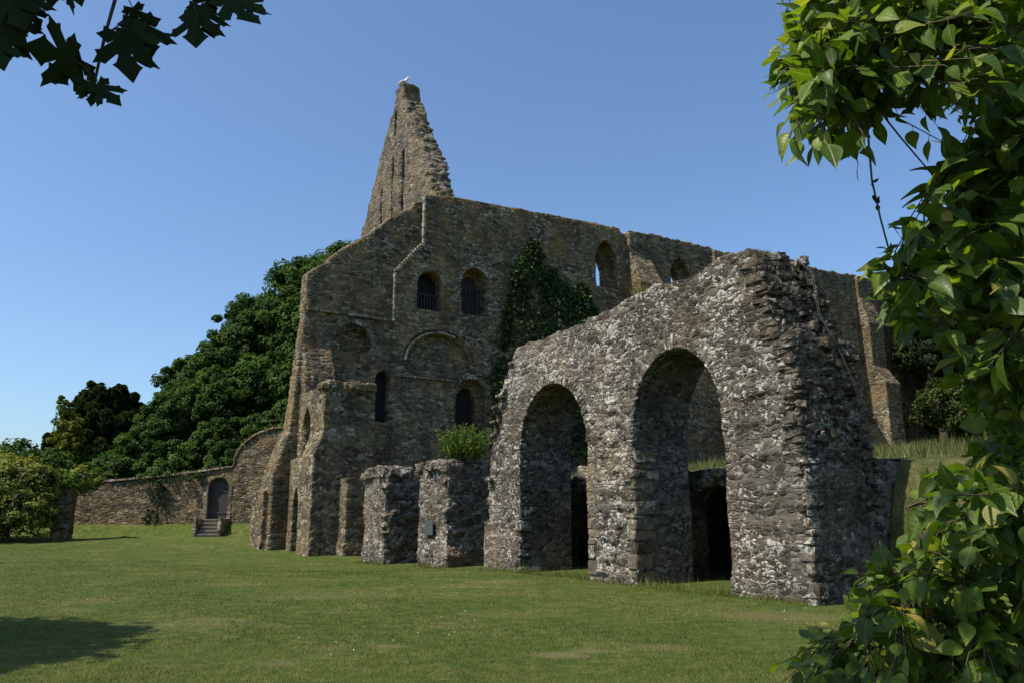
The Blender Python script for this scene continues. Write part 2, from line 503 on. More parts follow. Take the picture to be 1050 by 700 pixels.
def grassmat(name, dry=0.5, bump=0.03, g1=(0.047, 0.071, 0.012), g2=(0.08, 0.101, 0.018), straw=(0.165, 0.138, 0.05), spots=()):
    m, nt = new_mat(name); n = N(nt)
    geo = n('ShaderNodeNewGeometry').outputs['Position']
    a = n.noise(geo, 0.55, 5, 0.6); b = n.noise(geo, 3.5, 5, 0.65); c3 = n.noise(geo, 32, 4, 0.7)
    flat = n.vmath('MULTIPLY', geo, (1, 1, 0.2))
    c4 = n.noise(flat, 120, 2, 0.6)
    c = n.mix(n.smooth(b.outputs['Fac'], 0.35, 0.65), g1, g2)
    dv = n.math('ADD', n.math('MULTIPLY', a.outputs['Fac'], 0.6), n.math('MULTIPLY', b.outputs['Fac'], 0.4))
    dv = n.math('ADD', dv, n.math('MULTIPLY', n.math('SUBTRACT', c3.outputs['Fac'], 0.5), 0.35))
    c = n.mix(n.math('MULTIPLY', n.smooth(dv, 0.46, 0.68), dry), c, straw)
    c = n.mix(1.0, c, n.ramp(c3.outputs['Fac'], [(0.25, 0.55), (0.75, 1.45)]), 'MULTIPLY')
    c = n.mix(1.0, c, n.ramp(c4.outputs['Fac'], [(0.25, 0.6), (0.75, 1.4)]), 'MULTIPLY')
    for (x, y, rx, ry, col, k) in spots:
        d = n.vmath('SUBTRACT', geo, (x, y, 0)); d = n.vmath('DIVIDE', d, (rx, ry, 50.0))
        ln = n('ShaderNodeVectorMath', operation='LENGTH'); n.link(d, ln.inputs[0])
        dd = n.math('ADD', ln.outputs['Value'], n.math('MULTIPLY', n.math('SUBTRACT', b.outputs['Fac'], 0.5), 2.6))
        dd = n.math('ADD', dd, n.math('MULTIPLY', n.math('SUBTRACT', c3.outputs['Fac'], 0.5), 1.0))
        f = n.math('MULTIPLY', n.math('SUBTRACT', 1.0, n.smooth(dd, 0.5, 1.1)), k)
        c = n.mix(f, c, col)
    bs = n('ShaderNodeBsdfPrincipled'); bs.inputs['Roughness'].default_value = 0.9; bs.inputs['Specular IOR Level'].default_value = 0.12
    n.link(c, bs.inputs['Base Color'])
    bp = n('ShaderNodeBump'); bp.inputs['Strength'].default_value = 0.9; bp.inputs['Distance'].default_value = bump
    hh = n.math('ADD', c3.outputs['Fac'], n.math('MULTIPLY', c4.outputs['Fac'], 0.7))
    n.link(hh, bp.inputs['Height']); n.link(bp.outputs[0], bs.inputs['Normal'])
    out = n('ShaderNodeOutputMaterial'); n.link(bs.outputs[0], out.inputs['Surface'])
    return m


SOIL = (0.17, 0.135, 0.075)
SPOTS = [(0.55, 9.7, 0.36, 0.22, SOIL, 0.6), (0.95, 9.95, 0.3, 0.15, SOIL, 0.45), (-1.55, 10.4, 0.24, 0.17, SOIL, 0.5), (1.9, 10.3, 0.4, 0.3, SOIL, 0.3),
         (-2.6, 9.2, 0.3, 0.2, SOIL, 0.3), (4.3, 13.6, 1.2, 0.7, SOIL, 0.35), (-3.5, 16.5, 1.6, 0.8, SOIL, 0.22)]
_r = random.Random(33)
SPOTS += [(_r.uniform(-9, 5), _r.uniform(9, 24), _r.uniform(.4, 1.3), _r.uniform(.2, .6), (.19, .155, .07), _r.uniform(.2, .45)) for _ in range(14)]
M_LAWN = grassmat('mown_grass', 0.55, spots=SPOTS)
M_ROUGH = grassmat('rough_grass', 0.9, 0.06, (0.05, 0.07, 0.018), (0.08, 0.095, 0.028), (0.17, 0.15, 0.06))


def axis_pts(lo, hi, fine0, fine1, step, grow=1.18):
    p = list(np.arange(fine0, fine1 + 1e-6, step))
    d = step
    x = fine1
    while x < hi:
        d *= grow; x += d; p.append(min(x, hi))
    d = step; x = fine0
    while x > lo:
        d *= grow; x -= d; p.insert(0, max(x, lo))
    return np.array(p)


def sheet(name, xs, ys, hf, mat):
    X, Y = np.meshgrid(xs, ys)
    Z = hf(X, Y)
    V = np.stack([X, Y, Z], -1).reshape(-1, 3)
    nx, ny = len(xs), len(ys)
    i = np.arange(nx - 1)[None, :] + np.arange(ny - 1)[:, None] * nx
    Fc = np.stack([i, i + 1, i + 1 + nx, i + nx], -1).reshape(-1, 4)
    return np_mesh(name, V, Fc, 4, mat, smooth=True)


tag(sheet('lawn', axis_pts(-2000, 2000, -34, 16, 0.4), axis_pts(-2000, 2000, 2, 54, 0.4), lawn_h, M_LAWN), kind='structure')


def terrace_h(t, s):
    base = 2.6 + (t - 3.1) * 0.092 + 0.10 * np.sin(t * 0.5 + s * 0.3) + 0.08 * np.sin(s * 0.9)
    return base


def terrace(name, ts_, ss_, ramp):
    T, S = np.meshgrid(ts_, ss_)
    Z = terrace_h(T, S)
    if ramp:
        wdt = np.clip(-S / 8, 0.02, 1)
        lo, hi = 1.9 - 1.2 * wdt, 3.1 + 5 * wdt
        k = np.clip((T - lo) / (hi - lo), 0, 1); k = k * k * (3 - 2 * k)
        Z = Z * k - 0.5 * (1 - k)
    V = np.stack([P1.x + B.x * T + A.x * S, P1.y + B.y * T + A.y * S, Z], -1).reshape(-1, 3)
    nx, ny = len(ts_), len(ss_)
    i = np.arange(nx - 1)[None, :] + np.arange(ny - 1)[:, None] * nx
    Fc = np.stack([i, i + 1, i + 1 + nx, i + nx], -1).reshape(-1, 4)
    o = np_mesh(name, V, Fc, 4, M_ROUGH, smooth=True)
    return tag(o, kind='structure')


terrace('upper_terrace', axis_pts(3.25, 110, 3.25, 10, 0.4), np.arange(0, 45.1, 0.6), False)
terrace('grass_bank', axis_pts(-1.0, 110, -1.0, 9, 0.35), np.concatenate([-np.geomspace(80, 0.6, 60), [-0.3, -0.001]]), True)


# ------------------------------------------------------------------ the arcade
arc = ruin_root('ruined_arcade')
tag(arc, 'tall lichen-flecked rubble wall pierced by two big round arches, its right end broken', 'ruin')
random.seed(11)
top = [(-0.05, 0.0 - 0.6), (0.0, 1.0), (-0.02, 3.0), (0.1, 4.6), (0.42, 5.3), (0.55, 6.0), (0.8, 6.7), (1.15, 7.12), (1.75, 7.1), (2.35, 6.95), (3.0, 6.9),
       (3.9, 6.98), (4.7, 6.98), (5.4, 6.75), (6.1, 6.72), (6.9, 6.6), (7.7, 6.62), (8.6, 6.52), (9.4, 6.6), (10.1, 6.62), (10.3, 6.2), (10.55, 5.8),
       (11.0, 5.0), (11.35, 4.2), (11.5, 3.2), (11.6, 1.4), (11.85, 1.35), (11.85, -0.6)]
outline = rough(top[:-1], 0.22, 0.05, closed=False) + [top[-1]]
h1 = arch(1.95, 4.82, -0.7, 3.55, 5.35, 20, amp=0.02)
h2 = arch(6.65, 9.82, -0.7, 3.45, 5.2, 20, amp=0.02)
S1 = Solid()
S1.prism(outline, 0.0, 1.85, 'y', [h1, h2])
# a rougher, deeper base of the broken end
endp = [(-0.05, -0.6), (2.45, -0.6), (2.5, 1.2), (2.35, 2.4), (2.0, 2.9), (1.6, 3.5), (1.3, 4.2), (0.9, 5.0), (0.0, 5.0)]
S1.prism(rough(endp, 0.2, 0.06), 0.12, 1.6, 'x')
CORE = Solid()
for k in range(1500):      # broken courses sticking out of the torn end
    z = random.uniform(1.6, 6.95)
    edge_s = np.interp(z, [0, 1, 3, 4.6, 5.3, 6.0, 6.7, 7.1], [-.05, 0, -.02, .1, .42, .55, .8, 1.15])
    if z < 5.0: edge_s = min(edge_s, .02)
    tmax = np.interp(z, [0, 1.2, 2.4, 3.0, 3.5, 5.0, 7], [2.4, 2.45, 2.35, 2.05, 1.85, 1.8, 1.85])
    t = random.uniform(0.02, tmax)
    l, hh, dp = random.uniform(.1, .34), random.choice((.05, .07, .09, .13, .18)) * random.uniform(.8, 1.2), random.uniform(.12, .3)
    zz = z + random.uniform(-.03, .03)
    if z < 2.7 and random.random() < .55: continue
    out_ = random.uniform(-.06, .13) * (1 if z > 2.9 else 0.5) * (0.45 + 0.55 * min(1, t))
    CORE.box(max(-.03, t - l / 2), t + l / 2, edge_s - out_, edge_s - out_ + dp + 0.2, zz, zz + hh, 0.16, random.uniform(-.3, .3))
for k in range(110):      # loose stones along the top
    s = random.uniform(0.7, 10.3)
    z = np.interp(s, [p[0] for p in top[7:20]], [p[1] for p in top[7:20]])
    l = random.uniform(.1, .28)
    t = random.uniform(0.3, 1.6)
    S1.box(t - l, t + l, s - l, s + l, z - .25, z + random.uniform(-.06, .05), 0.1, random.uniform(-.4, .4))
for k in range(70):       # stones of the left broken edge
    z = random.uniform(1.4, 6.4)
    s = np.interp(z, [1.4, 3.2, 4.2, 5.0, 5.8, 6.2, 6.6], [11.6, 11.5, 11.35, 11.0, 10.55, 10.3, 10.1])
    t = random.uniform(0, 1.7); l = random.uniform(.1, .3)
    S1.box(t - l, t + l, s - .3, s + random.uniform(-.12, .02), z - .06, z + .06, 0.1, random.uniform(-.3, .3))
# torn-out patch between the arches: stones stand proud in a ragged strip
for k in range(150):
    s, z = random.uniform(4.95, 6.1), random.uniform(0.0, 4.4)
    l = random.uniform(.08, .2); hh = random.uniform(.05, .12)
    o_ = random.uniform(-.01, .09)
    S1.box(-o_, .3, s - l, s + l, z - hh, z + hh, 0.15, random.uniform(-.2, .2))
for z0, s0, s1, o_ in ((0.0, 9.95, 11.8, .07),):     # plinth at the left pier
    S1.box(-o_, 1.5, s0, s1, -.5, .95)
S1.box(.2, 1.3, 6.1, 7.3, 2.5, 2.82, .05); S1.box(.25, 1.3, 6.1, 6.95, 2.2, 2.6, .05)
wall = S1.remesh('masonry_wall', M_ARC, arc, 0.042, 0.03, 1.1)
CORE.blocks('broken_core', M_CORE, arc, .02, 0)


def ring(parent, p0, p1, zs, za, t0, depth=0.22, width=0.36, n=44, seedv=1, lo=0.0):
    rnd = random.Random(seedv)
    S = Solid()
    c, r, hgt = (p0 + p1) / 2, (p1 - p0) / 2, za - zs
    for i in range(n):
        a0, a1 = math.pi * (i + .04) / n, math.pi * (i + .96) / n
        wd = width * rnd.uniform(.45, 1.15)
        pts = []
        pr = rnd.uniform(-.02, .022)
        for e in (t0 - pr, t0 + depth):
            for th, k in ((a0, 0), (a1, 0), (a1, 1), (a0, 1)):
                rr = r + wd * k - (0.02 if not k else 0); hh = hgt + wd * k - (0.02 if not k else 0)
                pts.append((e, c + rr * math.cos(th), zs + hh * math.sin(th)))
        S.poly8(pts)
    return S


S = ring(arc, 1.95, 4.82, 3.55, 5.35, 0.0, seedv=1)
S.blocks('arch_ring', M_RING, arc, .014)
S = ring(arc, 6.65, 9.82, 3.45, 5.2, 0.0, seedv=2, n=46, width=.3)
S.blocks('arch_ring', M_RING, arc, .014)
# dressed blocks: left jamb of the right arch, right jamb of the left arch, right-hand corner
def quoins(name, t1, s_edge, sgn, z1, mat, seedv, skip=.25):
    rnd = random.Random(seedv); S = Solid(); z = -.3
    while z < z1:
        hh = rnd.choice((.13, .18, .24, .3, .36)) * rnd.uniform(.85, 1.1); l = rnd.uniform(.16, .5)
        if rnd.random() > skip:
            a_, b_ = s_edge - sgn * rnd.uniform(-.02, .03), s_edge + sgn * l
            S.box(-rnd.uniform(-.005, .035), t1 * rnd.uniform(.6, 1.1), min(a_, b_), max(a_, b_), z + .012, z + hh - .012, .05, rnd=rnd)
        z += hh
    return S.blocks(name, mat, arc, .022)
quoins('jamb_blocks', .75, 4.80, 1, 2.9, M_DRESS, 5, .12)
quoins('jamb_blocks', .6, 6.66, -1, 2.8, M_DRESS, 6, .2)
quoins('jamb_blocks', .7, 9.80, 1, 1.6, M_RING, 8, .3)
quoins('corner_blocks', .4, -.07, 1, 2.7, M_RING, 17, .08)

# the low undercroft wall behind the arches, black doorways through it
und = ruin_root('undercroft_wall')
tag(und, 'low inner stone wall with black arched holes, seen through the two big arches', 'wall')
S = Solid()
o_ = rough([(1.0, -.6), (1.0, 2.5), (2.0, 2.6), (4.5, 2.65), (8.0, 2.62), (12.0, 2.7), (30.6, 2.75), (30.6, -.6)], .3, .06)
S.prism(o_, 2.6, 3.25, 'y', [arch(3.85, 5.6, -.8, 1.7, 2.3, 12), arch(9.5, 11.3, -.8, 1.6, 2.25, 12)])
S.box(2.0, 3.5, .03, 1.1, -.5, 2.64)
S.box(1.7, 3.0, 5.75, 6.9, -.5, 2.75)          # spur running back from the middle pier
for k in range(120):
    s = random.uniform(0, 12); t = random.uniform(2.6, 3.3); l = random.uniform(.1, .25)
    S.box(t - l, t + l, s - l, s + l, 2.45, 2.72, .15, random.uniform(-.4, .4))
S.remesh('wall', M_PIER, und, 0.06, 0.05, 1.2)

# pier stumps
def pier(s0, s1, dep, zt, seedv, label):
    rnd = random.Random(seedv)
    random.seed(seedv)
    e = ruin_root('ruined_pier')
    tag(e, label, 'pier', 'broken stone piers beside the arcade')
    S = Solid()
    pts = [(s0, -.9), (s0 + .03, 1.5), (s0 - .04, zt - .5), (s0 + .12, zt - .12), (s0 + (s1 - s0) * .35, zt + .05), (s0 + (s1 - s0) * .7, zt - .06), (s1 - .15, zt - .2), (s1 + .02, zt - .7), (s1 + .05, 1.2), (s1 + .05, -.9)]
    S.prism(rough(pts, .22, .05, rnd), 0.0, dep, 'y')
    for k in range(90):
        s = rnd.uniform(s0, s1); t = rnd.uniform(.0, dep); l = rnd.uniform(.1, .26)
        S.box(t - l, t + l, s - l, s + l, zt - .4, zt + rnd.uniform(-.1, .1) - abs(s - (s0 + s1) / 2) * .12, .15, rnd.uniform(-.4, .4), rnd)
    for k in range(60):
        z = rnd.uniform(0.2, zt - .2); t = rnd.uniform(.05, dep); l = rnd.uniform(.1, .25)
        S.box(t - l, t + l, s0 - rnd.uniform(0, .07), s0 + .3, z - .06, z + .06, .12, rnd.uniform(-.3, .3), rnd)
    S.remesh('masonry', M_PIER, e, .045, .05, 1.1)
    return e


pier(14.3, 16.5, 1.55, 3.45, 21, 'broken stone pier with a small dark plaque, green bush on its top')
pier(19.5, 21.7, 1.5, 3.4, 22, 'broken stone pier without plaque, standing next to the tall porch')
pq = mesh_obj('plaque', [], [], M_SLATE)
me = pq.data
bm = bmesh.new(); bmesh.ops.create_cube(bm, size=1.0)
bmesh.ops.scale(bm, vec=(.04, .62, .5), verts=bm.verts)
bmesh.ops.bevel(bm, geom=bm.edges[:], offset=.012, segments=2, affect='EDGES')
bm.to_mesh(me); bm.free()
pq.location = W(-.055, 15.55, 1.12); pq.rotation_euler = (0, 0, ROT)
tag(pq, 'small dark slate plaque fixed to the face of a broken stone pier', 'plaque')

# ------------------------------------------------------------------ porch
random.seed(31)
por = ruin_root('ruined_porch')
tag(por, 'tall flat-topped stone porch block with sloping set-offs and narrow side openings', 'ruin')
S = Solid()
holes_up = arch(29.0, 30.35, 4.6, 6.0, 6.9, 12, .3)
# side wall, upper stage and lower stage
S.prism(rough([(27.4, -.9), (27.4, 7.8), (28.6, 7.86), (29.6, 7.8), (31.3, 7.75), (31.3, -.9)], .35, .04), 0.0, .7, 'y',
        [arch(29.2, 30.5, 4.2, 5.8, 6.9, 12, .35), arch(29.55, 30.45, -1.0, 1.9, 2.9, 12, .5)])
S.prism([(27.2, -.9), (27.2, 4.35), (28.9, 4.35), (28.9, -.9)], -.45, .1, 'y')
S.poly8([(-.45, 27.2, 4.3), (.1, 27.2, 4.3), (.1, 29.1, 4.3), (-.45, 29.1, 4.3), (0.0, 27.25, 5.5), (.1, 27.25, 5.5), (.1, 29.1, 5.5), (0.0, 29.1, 5.5)])
S.prism([(28.8, -.9), (28.8, 4.35), (31.3, 4.35), (31.3, -.9)], -.3, .1, 'y', [arch(29.55, 30.45, -1.0, 1.9, 2.9, 12, .5)])
# front (facing the viewer)
S.prism(rough([(0.0, -.9), (2.75, -.9), (2.72, 4.0), (2.62, 7.95), (1.4, 7.9), (.4, 8.0), (0.0, 7.85)], .35, .05), 27.3, 28.2, 'x')
S.box(2.0, 2.7, 27.4, 31.3, -.8, 7.7)
S.box(.95, 2.1, 26.3, 27.4, -.9, 3.25)
S.box(.88, 2.2, 26.25, 27.4, -.9, .2)
for k in range(60):
    t = random.uniform(.05, 2.6); s = random.uniform(27.3, 28.2); l = random.uniform(.12, .26)
    S.box(t - l, t + l, s - l, s + l, 7.6, 7.95 + random.uniform(-.1, .12), .12, random.uniform(-.3, .3))
S.remesh('masonry', M_PORCH, por, .045, .02, .9)

# ------------------------------------------------------------------ dormitory
random.seed(41)
dor = ruin_root('dormitory_ruin')
tag(dor, 'huge roofless monastery dormitory with a sloping half gable and a long dark buttressed wall', 'ruin')
S = Solid()
v = V0
topd = [(0, -.6), (0, 14.45), (2.0, 16.2), (4.5, 18.35), (6.95, 20.45), (9, 20.85), (14, 21.2), (22.4, 21.6), (22.6, 21.35), (23.4, 21.45), (23.6, 21.75), (32, 21.95), (32.3, 21.7), (40, 22.25), (52, 22.8), (56, 22.9), (66, 23.2), (66, -.6)]
outl = rough(topd[:-1], .4, .1, closed=False) + [topd[-1]]
win1 = arch(6.6, 8.2, 13.35, 15.0, 15.75, 12)
win2 = arch(9.6, 11.45, 13.5, 15.6, 16.5, 12)
blind = arch(6.0, 10.4, 9.7, 10.2, 12.0, 18)
slit = arch(4.25, 5.12, 6.6, 8.9, 9.5, 10)
door = arch(9.35, 11.5, 5.6, 8.6, 9.55, 12)
lan1 = arch(20.1, 22.1, 16.9, 18.9, 20.4, 14, .45)
lan2 = arch(27.4, 29.5, 17.4, 19.1, 20.5, 14, .45)
lin1 = arch(20.3, 21.75, 17.15, 18.5, 19.75, 14, .6)
lin2 = arch(27.7, 29.0, 17.6, 18.9, 19.9, 14, .6)
niche = arch(1.65, 3.95, 9.0, 10.6, 12.0, 14)
nhole = [(2.2, 10.45), (3.9, 10.45), (3.75, 11.5), (3.0, 11.75), (2.3, 11.5)]
fdoor = arch(55.9, 57.6, 7.0, 9.2, 10.3, 10)
# layers from front to back
S.prism(outl, v + .3, v + .8, 'x', [win1, win2, slit, door, lan1, lan2, nhole, fdoor])
S.prism([p for p in outl], v, v + .35, 'x', [win1, win2, slit, lan1, lan2, niche, fdoor, blind, door])
S.box(1.8, 4.2, v + .7, v + 1.1, 10.1, 12.0)
S.prism(rough([(7.2, -.6), (7.2, 20.3), (9, 20.6), (14, 21.0), (22.2, 21.3), (22.5, 21.2), (32, 21.7), (52, 22.5), (66, 22.9), (66, -.6)], .6, .06), v + .7, v + 1.5, 'x',
        [win1 if False else arch(9.9, 11.2, 13.5, 15.4, 16.2, 12), arch(9.8, 11.1, 5.5, 8.3, 9.1, 12), lin1, lin2, fdoor])
# blocks under the blind arch: below the ledge the wall is flush again
S.prism([(5.25, 4.0), (9.2, 4.0), (9.2, 9.25), (5.25, 9.25)], v - .08, v + .2, 'x')
# the later, thicker upper face right of the roof scar
arc_ = [(8.2 + 2.42 * math.cos(math.pi * k / 14), 10.2 + 2.02 * math.sin(math.pi * k / 14)) for k in range(15)]
S.prism([(5.15, 12.35), (5.15, 15.3), (6.0, 16.3), (6.9, 17.4), (6.95, 20.55), (9, 20.9), (14, 21.2), (22.4, 21.55), (22.4, 4.0), (11.7, 4.0), (11.7, 9.75), (10.62, 9.75)] + arc_, v - .22, v + .1, 'x',
        [win1, win2, lan1])
# left return, with battered buttress growing towards the ground
S.box(-.02, .9, v, v + .9, -.5, 14.3)
S.poly8([(-.5, v, 5.6), (.4, v, 5.6), (.4, v + 1.1, 5.6), (-.5, v + 1.1, 5.6), (-.12, v, 10.8), (.4, v, 10.8), (.4, v + .95, 10.8), (-.12, v + .95, 10.8)])
S.poly8([(-.12, v, 10.75), (.4, v, 10.75), (.4, v + .92, 10.75), (-.12, v + .92, 10.75), (-.02, v, 12.0), (.4, v, 12.0), (.4, v + .9, 12.0), (-.02, v + .9, 12.0)])
S.box(-.5, .5, v + .05, v + 1.5, -.6, 5.7)
S.poly8([(-1.25, v, 3.4), (0, v, 3.4), (0, v + 2.0, 3.4), (-1.25, v + 2.0, 3.4), (-.45, v, 5.9), (0, v, 5.9), (0, v + 1.6, 5.9), (-.45, v + 1.6, 5.9)])
S.box(-1.22, .3, v, v + 2.0, -.6, 3.45)
S.box(-1.55, .3, v + .25, v + 2.2, -.6, 2.75)
# front buttress at the left corner with weathered slope
S.box(0.05, 1.62, v - .75, v + .1, -.5, 8.45)
S.poly8([(0.02, v - .8, 8.4), (1.66, v - .8, 8.4), (1.66, v + .1, 8.4), (0.02, v + .1, 8.4), (0.02, v - .04, 10.5), (1.6, v - .04, 10.5), (1.6, v + .1, 10.5), (0.02, v + .1, 10.5)])
S.remesh('front_wall', M_DORM, dor, .065, .025, .8)
# dressed edge of the roof scar and drip stones, coloured paler as if sunlit
S = Solid(); rnd = random.Random(6)
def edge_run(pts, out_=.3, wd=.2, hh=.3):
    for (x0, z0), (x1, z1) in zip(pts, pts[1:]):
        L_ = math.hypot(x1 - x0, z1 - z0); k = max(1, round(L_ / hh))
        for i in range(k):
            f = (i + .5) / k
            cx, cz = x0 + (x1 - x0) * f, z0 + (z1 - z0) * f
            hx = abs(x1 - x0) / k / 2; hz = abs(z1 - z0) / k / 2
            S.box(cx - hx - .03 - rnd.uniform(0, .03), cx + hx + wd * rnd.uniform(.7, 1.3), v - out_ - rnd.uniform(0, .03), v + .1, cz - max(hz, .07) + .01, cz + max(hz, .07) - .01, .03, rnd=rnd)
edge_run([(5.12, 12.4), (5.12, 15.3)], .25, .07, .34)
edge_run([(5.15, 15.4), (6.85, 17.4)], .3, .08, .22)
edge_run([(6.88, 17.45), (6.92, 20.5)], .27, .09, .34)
S.blocks('scar_edge', M_SUNLIT, dor, .015, 0)
S = Solid()
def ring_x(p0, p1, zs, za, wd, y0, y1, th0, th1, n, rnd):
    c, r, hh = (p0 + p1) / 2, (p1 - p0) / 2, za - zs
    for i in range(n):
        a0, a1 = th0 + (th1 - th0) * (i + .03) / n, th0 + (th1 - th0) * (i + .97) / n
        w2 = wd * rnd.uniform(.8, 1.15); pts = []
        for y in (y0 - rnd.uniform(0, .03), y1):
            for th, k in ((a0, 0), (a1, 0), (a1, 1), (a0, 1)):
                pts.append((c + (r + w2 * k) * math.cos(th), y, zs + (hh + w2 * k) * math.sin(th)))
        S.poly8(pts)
ring_x(6.0, 10.4, 10.2, 12.0, .13, v - .3, v + .1, math.pi * .36, math.pi, 15, rnd); S.blocks('hood_mould', M_SUNLIT, dor, .015, 0)
S = Solid(); ring_x(9.35, 11.5, 8.6, 9.55, .34, v - .04, v + .3, 0, math.pi, 13, rnd); S.blocks('door_arch', M_DRESS, dor, .015, 0)
S = Solid(); ring_x(1.65, 3.95, 10.6, 12.0, .28, v - .05, v + .3, .1, math.pi, 15, rnd); S.blocks('niche_arch', M_DRESS, dor, .015, 0)
S = Solid(); ring_x(6.6, 8.2, 15.0, 15.75, .3, v - .26, v + .2, 0, math.pi, 11, rnd); S.blocks('window_arch', M_DRESS, dor, .015, 0)
S = Solid(); ring_x(9.6, 11.45, 15.6, 16.5, .3, v - .26, v + .2, 0, math.pi, 11, rnd); S.blocks('window_arch', M_DRESS, dor, .015, 0)
for (x0, x1, z_, o_) in ((5.3, 9.2, 9.3, .2), (0.1, 4.9, 12.45, .14)):
    x = x0; S = Solid()
    while x < x1:
        l = rnd.uniform(.3, .7); S.box(x, min(x + l - .02, x1), v - o_ - rnd.uniform(0, .03), v + .1, z_ - .06, z_ + .07, .02, rnd=rnd); x += l
    S.blocks('string_course', M_DRESS, dor, .012, 0)


def buttress(u0, u1, zt, zs, proj, low=None):
    S = Solid()
    y = V0
    S.box(u0, u1, y - proj, y + .2, 0, zs + .02)
    S.poly8([(u0 - .04, y - proj - .06, zs), (u1 + .04, y - proj - .06, zs), (u1 + .04, y + .2, zs), (u0 - .04, y + .2, zs),
             (u0 - .02, y - .12, zt), (u1 - .3, y - .12, zt), (u1 - .3, y + .2, zt), (u0 - .02, y + .2, zt)])
    S.box(u0 - .02, u0 + .9, y - .28, y + .2, zs, zt + 1.4)
    if low:
        z2, p2 = low
        S.box(u0, u1, y - p2, y, 0, z2)
        S.poly8([(u0 - .04, y - p2 - .06, z2), (u1 + .04, y - p2 - .06, z2), (u1 + .04, y, z2), (u0 - .04, y, z2),
                 (u0, y - proj + .02, z2 + 1.7), (u1, y - proj + .02, z2 + 1.7), (u1, y, z2 + 1.7), (u0, y, z2 + 1.7)])
    return S.remesh('buttress', M_DORM, dor, .065, .02, 1.0)


buttress(23.2, 25.4, 20.1, 17.4, 1.3)
buttress(31.9, 34.0, 20.3, 17.5, 1.3, (11.5, 2.0))
buttress(41.0, 43.1, 20.6, 17.7, 1.3)
buttress(50.2, 52.3, 21.2, 18.0, 1.0, (12.6, 2.0))
# dark sheets standing in for the unlit inside of the openings; bars
def slab(name, x0, x1, y0, y1, z0, z1, mat):
    S = Solid(); S.box(x0, x1, y0, y1, z0, z1)
    return S.raw(name, mat, dor)
slab('window_dark_backing', 6.4, 8.4, v + .62, v + .68, 13.2, 15.9, M_UNLIT)
slab('window_dark_backing', 9.4, 11.6, v + .95, v + 1.0, 13.3, 16.6, M_DOOR_BACKING)
slab('doorway_dark_backing', 9.4, 11.5, v + 1.2, v + 1.26, 5.3, 9.5, M_UNLIT)
slab('window_dark_backing', 4.1, 5.3, v + .6, v + .66, 6.4, 9.7, M_UNLIT)
slab('doorway_dark_backing', 55.7, 57.9, v + 1.0, v + 1.06, 6.5, 10.6, M_UNLIT)
def bars(u0, u1, z0, z1, y, n):
    S = Solid()
    for i in range(n):
        x = u0 + (u1 - u0) * (i + .5) / n
        S.box(x - .03, x + .03, y - .03, y + .03, z0, z1)
    S.box(u0, u1, y - .02, y + .02, z1 - .1, z1 - .03); S.box(u0, u1, y - .02, y + .02, z0 + .1, z0 + .17)
    return S.raw('window_grille', M_IRON, dor)
bars(6.6, 8.2, 13.3, 14.5, v + .32, 8)
bars(9.65, 11.4, 13.5, 15.4, v + .6, 7)
slab('window_sill', 6.5, 8.3, v - .2, v + .2, 13.2, 13.36, M_DRESS)

# gable of the dormitory: tall torn triangle with lancet recesses
random.seed(51)
G = [(0.2, 19.0), (.35, 21.2), (.95, 23.0), (2.25, 25.0), (3.7, 27.3), (4.9, 29.4), (5.0, 30.85), (6.35, 30.9), (6.85, 29.6), (8.1, 27.9), (10.1, 24.7), (12.0, 21.8), (13.2, 19.0)]
Gp = [(V0 + a_, z_) for a_, z_ in rough(G[:-1], .4, .07, closed=False) + [G[-1]]]
def groove(c, z0, z1, wd=.42):
    return arch(V0 + c - wd / 2, V0 + c + wd / 2, z0, z1 - .4, z1, 8, .4)
S = Solid()
S.prism(Gp, 7.6, 8.05, 'y', [groove(8.25, 20.5, 24.2), groove(6.45, 20.5, 25.9), groove(4.75, 20.5, 25.9), groove(6.3, 27.4, 29.5, .38)])
S.prism(Gp, 8.0, 8.9, 'y')
for c, z1 in ((7.8, 24.6), (6.0, 26.2), (5.2, 26.2)):     # slim shafts beside the recesses
    S.box(7.5, 7.65, V0 + c - .09, V0 + c + .09, 20, z1 - .6)
for k in range(260):
    z = random.uniform(20.5, 29.6)
    a_ = np.interp(z, [p[1] for p in G[:6]], [p[0] for p in G[:6]])
    l = random.uniform(.12, .35)
    t = random.uniform(7.8, 9.0)
    S.box(t - l, t + l, V0 + a_ - random.uniform(0, .22) - .1 * (t - 7.8), V0 + a_ + .3, z - .08, z + .08, .1, random.uniform(-.2, .2))
S.box(7.56, 8.7, V0 + 4.95, V0 + 6.45, 30.75, 30.97)
S.remesh('gable', stone('rubble_gable', (0.5, 0.5, 0.2), lichen=.4, ochre=.5, disp=.05, dark=.5, tone=.6), dor, .09, .06, 1.0)

# gull on the gable
def skin_mesh(name, pts, edges, radii, mat, parent=None, sub=2):
    me = bpy.data.meshes.new(name)
    me.from_pydata(pts, edges, [])
    o = bpy.data.objects.new('tmp', me); COL.objects.link(o)
    md = o.modifiers.new('s', 'SKIN'); sb = o.modifiers.new('u', 'SUBSURF'); sb.levels = sub
    lay = me.skin_vertices[0] if me.skin_vertices else None
    if lay is None:
        bm = bmesh.new(); bm.from_mesh(me); bm.verts.layers.skin.verify(); bm.to_mesh(me); bm.free()
        lay = me.skin_vertices[0]
    for i, r_ in enumerate(radii):
        lay.data[i].radius = r_ if isinstance(r_, tuple) else (r_, r_)
    lay.data[0].use_root = True
    dg = bpy.context.evaluated_depsgraph_get()
    out = bpy.data.meshes.new_from_object(o.evaluated_get(dg))
    bpy.data.objects.remove(o)
    out.name = name
    out.materials.clear(); out.materials.append(mat); out.shade_smooth()
    return link(bpy.data.objects.new(name, out), parent)


